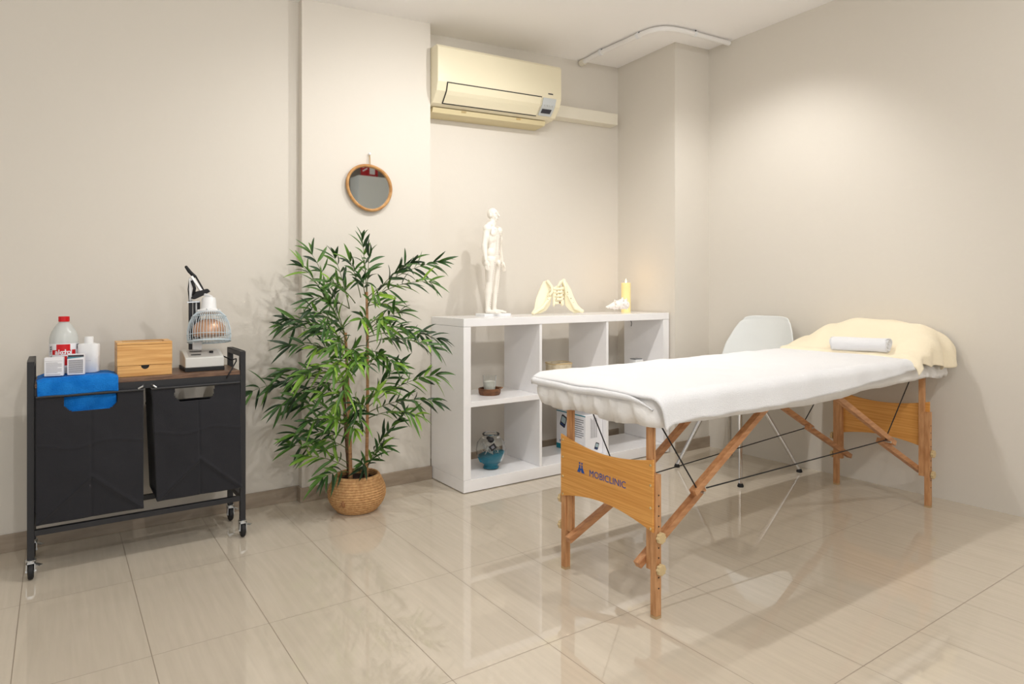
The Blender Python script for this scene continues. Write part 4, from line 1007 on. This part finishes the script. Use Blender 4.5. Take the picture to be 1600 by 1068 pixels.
# ------------------------------------------------------------------ massage table
BX0, BX1, BY0, BY1 = 1.478, 3.452, 1.378, 1.983
def bed():
    root = empty('massage_table', ((BX0+BX1)/2, (BY0+BY1)/2, 0), 'folding wooden massage table with beech legs and printed end panel', 'massage table')
    mb = MB(); mb.box(BX0+.03, BX1-.03, BY0+.03, BY1-.03, .60, .655); mb.build('table_top', mat('beige_vinyl', srgb(220,205,180), .5), root, bevel=.01)
    def leg(side_x, side_y):
        # upper post, sliding extension, knobs
        xs = (lambda a, b: (a, b)) if side_x < 0 else (lambda a, b: (3.30+1.494-b+.010, 3.30+1.494-a+.010))
        ya = (lambda a, b: (a, b)) if side_y < 0 else (lambda a, b: (3.244-b, 3.244-a))
        x0, x1 = xs(1.500, 1.519); y0, y1 = ya(1.418, 1.441)
        mb = MB(); mb.box(x0, (x0+x1)/2-.001, y0, y1, .14, .602); mb.box((x0+x1)/2+.001, x1, y0, y1, .14, .602); mb.box(x0+.002, x1-.002, y0+.003, y1-.003, .145, .60)
        mb.build('leg', M_BEECH, root, bevel=.001)
        x0, x1 = xs(1.494, 1.517); y0, y1 = ya(1.394, 1.4175)
        mb = MB(); mb.box(x0, x1, y0, y1, .008, .437); ex = mb.build('leg_extension', M_BEECH, root, bevel=.001)
        mb = MB(); mb.box(x0, x1, y0, y1, 0, .0075); mb.build('foot_pad', mat('tan_rubber', srgb(190,160,120), .7), ex)
        xm = (x0+x1)/2; yo = y0 if side_y < 0 else y1; sg = -1 if side_y < 0 else 1
        for z in (.375, .342, .312, .280, .215, .185, .125, .092):
            mb = MB(); mb.tube([(xm, yo+sg*.0002, z), (xm, yo+sg*.0008, z)], .0026, 10); mb.build('bolt_hole', M_DARK, ex)
        for z in (.248, .152):
            mb = MB(); n = 48; rr_ = lambda a: .0165*(1+.09*math.cos(8*a))
            R_ = [(xm+rr_(2*PI*k/n)*math.cos(2*PI*k/n), z+rr_(2*PI*k/n)*math.sin(2*PI*k/n)) for k in range(n)]
            mb.prism(R_, lambda a, b, t: Vector((a, t, b)), yo+sg*.004, yo+sg*.016); mb.tube([(xm, yo, z), (xm, yo+sg*.006, z)], .007, 12)
            mb.build('knob', mat('beige_knob', srgb(208,184,140), .5), ex, bevel=.002)
    for sx in (-1, 1):
        for sy in (-1, 1): leg(sx, sy)
    # end panels
    def panel(xa, xb, nm):
        n = 24; y0, y1 = 1.400, 1.843
        top, bot = [], []
        for i in range(n+1):
            t = i/n; y = y0+(y1-y0)*t; s_ = min(1, max(0, (math.sin(PI*t))))
            top.append((y, .484-.030*s_**.9)); bot.append((y, .262+.034*s_**.9))
        mb = MB(); mb.prism(bot+list(reversed(top)), lambda a, b, t: Vector((t, a, b)), xa, xb); return mb.build(nm, M_PANEL, root, bevel=.001)
    p = panel(1.4868, 1.4935, 'end_panel')
    mb = MB()
    for y in (1.410, 1.832):
        for z in (.465, .404, .335, .272): 
            mb.ball((1.4866, y, z), (.002, .0045, .0045), n=10, m=6)
    mb.build('screws', M_BRASS, p, smooth=True)
    lettering('maker_name', 'MOBICLINIC', .0315, frame((1.4862, 1.602, .3775), (0,-1,0), (0,0,1)), M_BLINK, p, bold=0)
    mb = MB(); yL = 1.733; zL = .3835
    f2 = lambda a, b, t: Vector((t, yL-a, zL+b))
    for pl in ([(-.019,-.014),(-.013,-.014),(-.003,.002),(-.003,.012),(-.009,.012),(-.009,.004)], [(.019,-.014),(.013,-.014),(.003,.002),(.003,.012),(.009,.012),(.009,.004)], [(-.012,-.014),(-.004,-.014),(0,-.003),(.004,-.014),(.012,-.014),(.004,.0),(-.004,.0)]):
        mb.prism(pl, f2, 1.4858, 1.4866)
    mb.tube([(1.4858, yL+.006, zL+.018), (1.4866, yL+.006, zL+.018)], .0035, 12); mb.tube([(1.4858, yL-.006, zL+.018), (1.4866, yL-.006, zL+.018)], .0035, 12)
    mb.build('maker_emblem', M_BLINK, p)
    panel(3.3005, 3.307, 'end_panel')
    # braces
    def V(x, z, y): return Vector((x, y, z))
    def brace(a, b, y, m_=M_BEECHH, w=.022, h=.024):
        mb = MB(); mb.bar(V(*a, y), V(*b, y), w, h, up=(0,1,0)); 
        br_ = mb.build('brace', m_, root, bevel=.001)
        return br_
    for y, yi in ((1.4545, 1.4305), (1.7895, 1.8135)):
        s = 1 if y < 1.6 else -1
        if s > 0: brace((1.476, .150), (1.782, .338), y); brace((1.705, .338), (2.14, .605), yi)
        else: brace((1.476, .122), (1.80, .268), y); brace((1.735, .205), (2.34, .605), yi)
        brace((3.335, .150), (2.952, .344), y); brace((3.03, .325), (2.50, .605), yi)
        for xx, zz in ((1.745, .335 if s > 0 else .228), (2.978, .338)):
            mb = MB(); mb.tube([(xx, yi-s*.014, zz), (xx, y+s*.014, zz)], .0045, 12); mb.build('pivot_bolt', M_STEEL, root, smooth='auto')
    cab = M_RUB
    for pts in ([V(1.53,.60,1.424), V(1.722,.345,1.424)], [V(1.60,.60,1.83), V(1.775,.25,1.83)], [V(1.77,.262,1.83), V(3.0,.325,1.83)], [V(1.765,.346,1.424), V(2.97,.350,1.424)], [V(3.17,.60,1.424), V(2.945,.355,1.424)], [V(3.26,.60,1.83), V(2.98,.345,1.83)]):
        mb = MB(); mb.tube(pts, .0024, 8); mb.build('tension_cable', cab, root, smooth='auto')
    settle(root)
bed()
# fitted sheet
def outline(inset, n=520, r=.05):
    x0, x1, y0, y1 = BX0+inset, BX1-inset, BY0+inset, BY1-inset; r = max(.01, r-inset*.6)
    segs = [((x0+r, y0), (x1-r, y0)), ((x1, y0+r), (x1, y1-r)), ((x1-r, y1), (x0+r, y1)), ((x0, y1-r), (x0, y0+r))]
    cen = [(x1-r, y0+r, -PI/2), (x1-r, y1-r, 0), (x0+r, y1-r, PI/2), (x0+r, y0+r, PI)]
    L = [math.dist(*s_) for s_ in segs]; arc = PI/2*r; tot = sum(L)+4*arc; out = []
    for k in range(n):
        d = tot*k/n
        for i in range(4):
            if d < L[i]: a, b = segs[i]; t = d/L[i]; out.append((a[0]+(b[0]-a[0])*t, a[1]+(b[1]-a[1])*t, i)); break
            d -= L[i]
            if d < arc: q = cen[i]; a = q[2]+d/r; out.append((q[0]+r*math.cos(a), q[1]+r*math.sin(a), i+.5)); break
            d -= arc
    return out
def sheet():
    n = 520; o0 = outline(0, n); cx, cy = (BX0+BX1)/2, (BY0+BY1)/2
    rows = [(.05, .676, 0), (.02, .674, .1), (.006, .666, .3), (-.002, .652, .6), (-.006, .634, .9), (-.006, .614, 1.0), (-.002, None, 1.0), (.012, None, .5)]
    mb = MB(); V_ = []
    outs = [outline(i_, n) for i_, z, a in rows]
    for j, (ins, z, amp) in enumerate(rows):
        rw = []
        for k in range(n):
            x, y, sg = outs[j][k]; x_, y_, _ = o0[k]; s = k/n*5.1
            end = 1.0 if x_ < BX0+.06 else (.8 if x_ > BX1-.25 else .22)
            hem = .590+.006*math.sin(s*23)*end-.010*end*abs(math.sin(s*11+.5))+.010*noise.noise(Vector((s*3,1,1)))
            if x_ > 1.65 and y_ < cy: hem -= .012*math.sin(PI*min(1, (x_-1.65)/1.1))*(x_ < 2.75); hem += .02*max(0, (x_-2.6)/.85)
            if x_ < BX0+.06: hem -= .004
            zz = z if z is not None else (hem if ins < 0 else hem+.004)
            lean = 18*(zz-.64)
            wv = (math.sin(s*62+lean*2.6+2*noise.noise(Vector((s*6,0,0))))*.6+math.sin(s*101+lean*3+1)*.3+math.sin(s*173+lean*3.4)*.22+noise.noise(Vector((s*40, zz*30, 0)))*.9)*.0050*end*amp*1.7
            nx, ny = x_-min(max(x_, BX0+.05), BX1-.05), y_-min(max(y_, BY0+.05), BY1-.05); L = math.hypot(nx, ny) or 1
            rw.append(mb.bm.verts.new((x+nx/L*wv, y+ny/L*wv, zz)))
        V_.append(rw)
    for j in range(len(V_)-1):
        for k in range(n): mb.bm.faces.new((V_[j][k], V_[j][(k+1) % n], V_[j+1][(k+1) % n], V_[j+1][k]))
    mb.bm.faces.new(V_[0])
    o = mb.build('fitted_sheet', M_SHEET, smooth=True); base_origin(o); tag(o, 'white fitted sheet with a gathered elastic edge around the massage table', 'sheet')
sheet()
def hemz(x): return .606-.006*math.exp(-((x-1.9)/.3)**2)+.048*max(0, (x-2.25)/.8)**1.3
def topz(x, y): return .684+.004*noise.noise(Vector((x*3.5, y*6, 4)))+.0028*noise.noise(Vector((x*14, y*9, 1)))+.010*(x-1.5)/1.5
def towel():
    xa, xb = BX0-.004, 3.08
    def fn(u, v):
        x = xa+(xb-xa)*u; hz = hemz(x)+.003*noise.noise(Vector((x*9,0,0))); R_ = .034
        yfar = BY1+.014; ynear = BY0-.018
        tz = topz(x, .5)
        L1 = .03; L2 = yfar-ynear-R_-.012; L3 = R_*PI/2; L4 = max(.01, tz-R_-hz)
        s = v*(L1+L2+L3+L4)
        if s < L1: y = yfar-.012*(s/L1)**2; z = tz-.024+.024*math.sin(s/L1*PI/2)
        elif s < L1+L2: y = yfar-.012-(s-L1); z = topz(x, y)*.999
        elif s < L1+L2+L3: a = (s-L1-L2)/R_; y = ynear+R_-R_*math.sin(a); z = topz(x, ynear+R_)-R_+R_*math.cos(a)
        else: q = s-L1-L2-L3; y = ynear-.004*q/L4; z = tz-R_-q
        hang = max(0, (s-L1-L2)/(L3+L4))
        y -= hang*(.006+.004*math.sin(x*16)+.003*math.sin(x*37+1)+.005*noise.noise(Vector((x*5,3,0))))
        # end edge rolls over the table end; the near corner droops
        e = (x-xa)
        if e < .05:
            k = 1-e/.05; z -= .016*k*k
            if hang > 0: x += .02*hang*k
        if hang > 0 and e < .16: z -= .012*hang*(1-e/.16)
        # rounded far right corner
        x -= .012*max(0, u-.9)*10*hang
        z += .0
        return Vector((x, y, z))
    mb = MB(); mb.grid(fn, 190, 90); 
    root = empty('bath_towel', ((xa+xb)/2, 1.68, .60), 'large white towel spread over the massage table', 'towel')
    mb.build('cloth', M_TERRY, root, smooth=True, solid=.007, soff=1)
    # folded-under end hem
    def fn2(u, v):
        y = BY1+.004-(BY1-BY0-.005)*u; z0 = topz(xa, y)-.012-.004*math.sin(u*4); f = max(.05, 1-u**7)
        a = -PI/2+PI*v; return Vector((xa-.003-.011*math.cos(a)*f, y, z0-.010+.012*math.sin(a)*f-.028*max(0, (u-.82)/.18)**2))
    mb = MB(); mb.grid(fn2, 60, 10); mb.build('folded_hem', M_TERRY, root, smooth=True, solid=.005)
    settle(root)
towel()
def cover():
    root_mat = M_CREAM; hx = 3.29
    def hy(y):    # profile along y
        P_ = [(1.36,.795),(1.45,.832),(1.58,.852),(1.72,.856),(1.85,.822),(1.99,.752)]
        if y <= P_[0][0]: return P_[0][1]
        for (a, b), (c, d) in zip(P_, P_[1:]):
            if y <= c: t = (y-a)/(c-a); t = t*t*(3-2*t); return b+(d-b)*t
        return P_[-1][1]
    def H(x, y):
        t = max(0, min(1, (x-3.07)/(hx-3.07))); k = t*t*(3-2*t)
        if x > hx: k = 1-.30*((x-hx)/(3.455-hx))**1.6
        return .708+(hy(y)-.708)*k+.004*noise.noise(Vector((x*9, y*7, 9)))*k
    def fn(u, v):
        x = 3.045+(3.458-3.045)*u; yf = BY1+.014; yn = BY0-.022
        top = H(x, max(BY0, BY0+.04)); hemn = .655+.05*(1-u)*0+.02*math.sin(u*5)*0+(.006 if u > .9 else .012*math.sin(PI*u*2.2))
        Ln = max(.02, H(x, BY0+.04)-hemn); Lt = yf-yn; tot = Lt+Ln+.05; s = v*tot
        if s < .05: y = yf+.0; z = H(x, yf)-.05+s
        elif s < .05+Lt-.05: y = yf-(s-.05)*1.0; z = H(x, y)
        else:
            q = (s-Lt)/(tot-Lt); q = max(0, min(1, q)); e = q
            y = yn+.05-.05*math.sin(min(1, q*1.6)*PI/2)-.012*q*(1+math.sin(u*17)*.8); z = H(x, yn+.05)-(H(x, yn+.05)-hemn)*(q**1.25)
            z += .004*math.sin(u*31+q*2)*q*(1-q)*2
            y -= .011*math.sin(u*24+1)*q
        pl = .0075*math.sin((x*.9+y*.8)*46+2*noise.noise(Vector((x*5,y*5,0))))*max(0, min(1, (1.60-y)/.25))
        return Vector((x, y, z+pl-.020*max(0, 1-u/.05)**1.5))
    mb = MB(); mb.grid(fn, 90, 110); o = mb.build('pillow_cover', root_mat, smooth=True, solid=.004, soff=1)
    base_origin(o); tag(o, 'cream cloth draped over the pillow at the head of the massage table', 'cloth')
cover()
def roll():
    a = Vector((3.07, 1.728, .745)); b = Vector((3.085, 1.478, .750)); R_ = .035
    root = empty('rolled_towel', (3.115, 1.6, .708), 'small rolled white towel resting on the bed against the cream cloth', 'towel')
    ax = (b-a).normalized(); up = Vector((0,0,1)); sd = ax.cross(up).normalized(); up = sd.cross(ax)
    def fn(u, v):
        th = v*2*PI*4.0+.6; r_ = .006+(R_-.006)*(v**.9)+.0012*math.sin(th*3)
        ed = .004*math.sin(v*40)*(1 if u in (0, 1) else .3)
        p = a.lerp(b, u)+ax*ed
        r_ *= 1+.02*math.sin(u*7)
        return p+(sd*math.cos(th)+up*math.sin(th)*.95)*r_
    mb = MB(); mb.grid(fn, 26, 150); mb.build('rolled_cloth', M_TERRY, root, smooth=True, solid=.0052, soff=0)
    settle(root)
roll()
for o in bpy.data.objects:
    if '_ok' in o: del o['_ok']
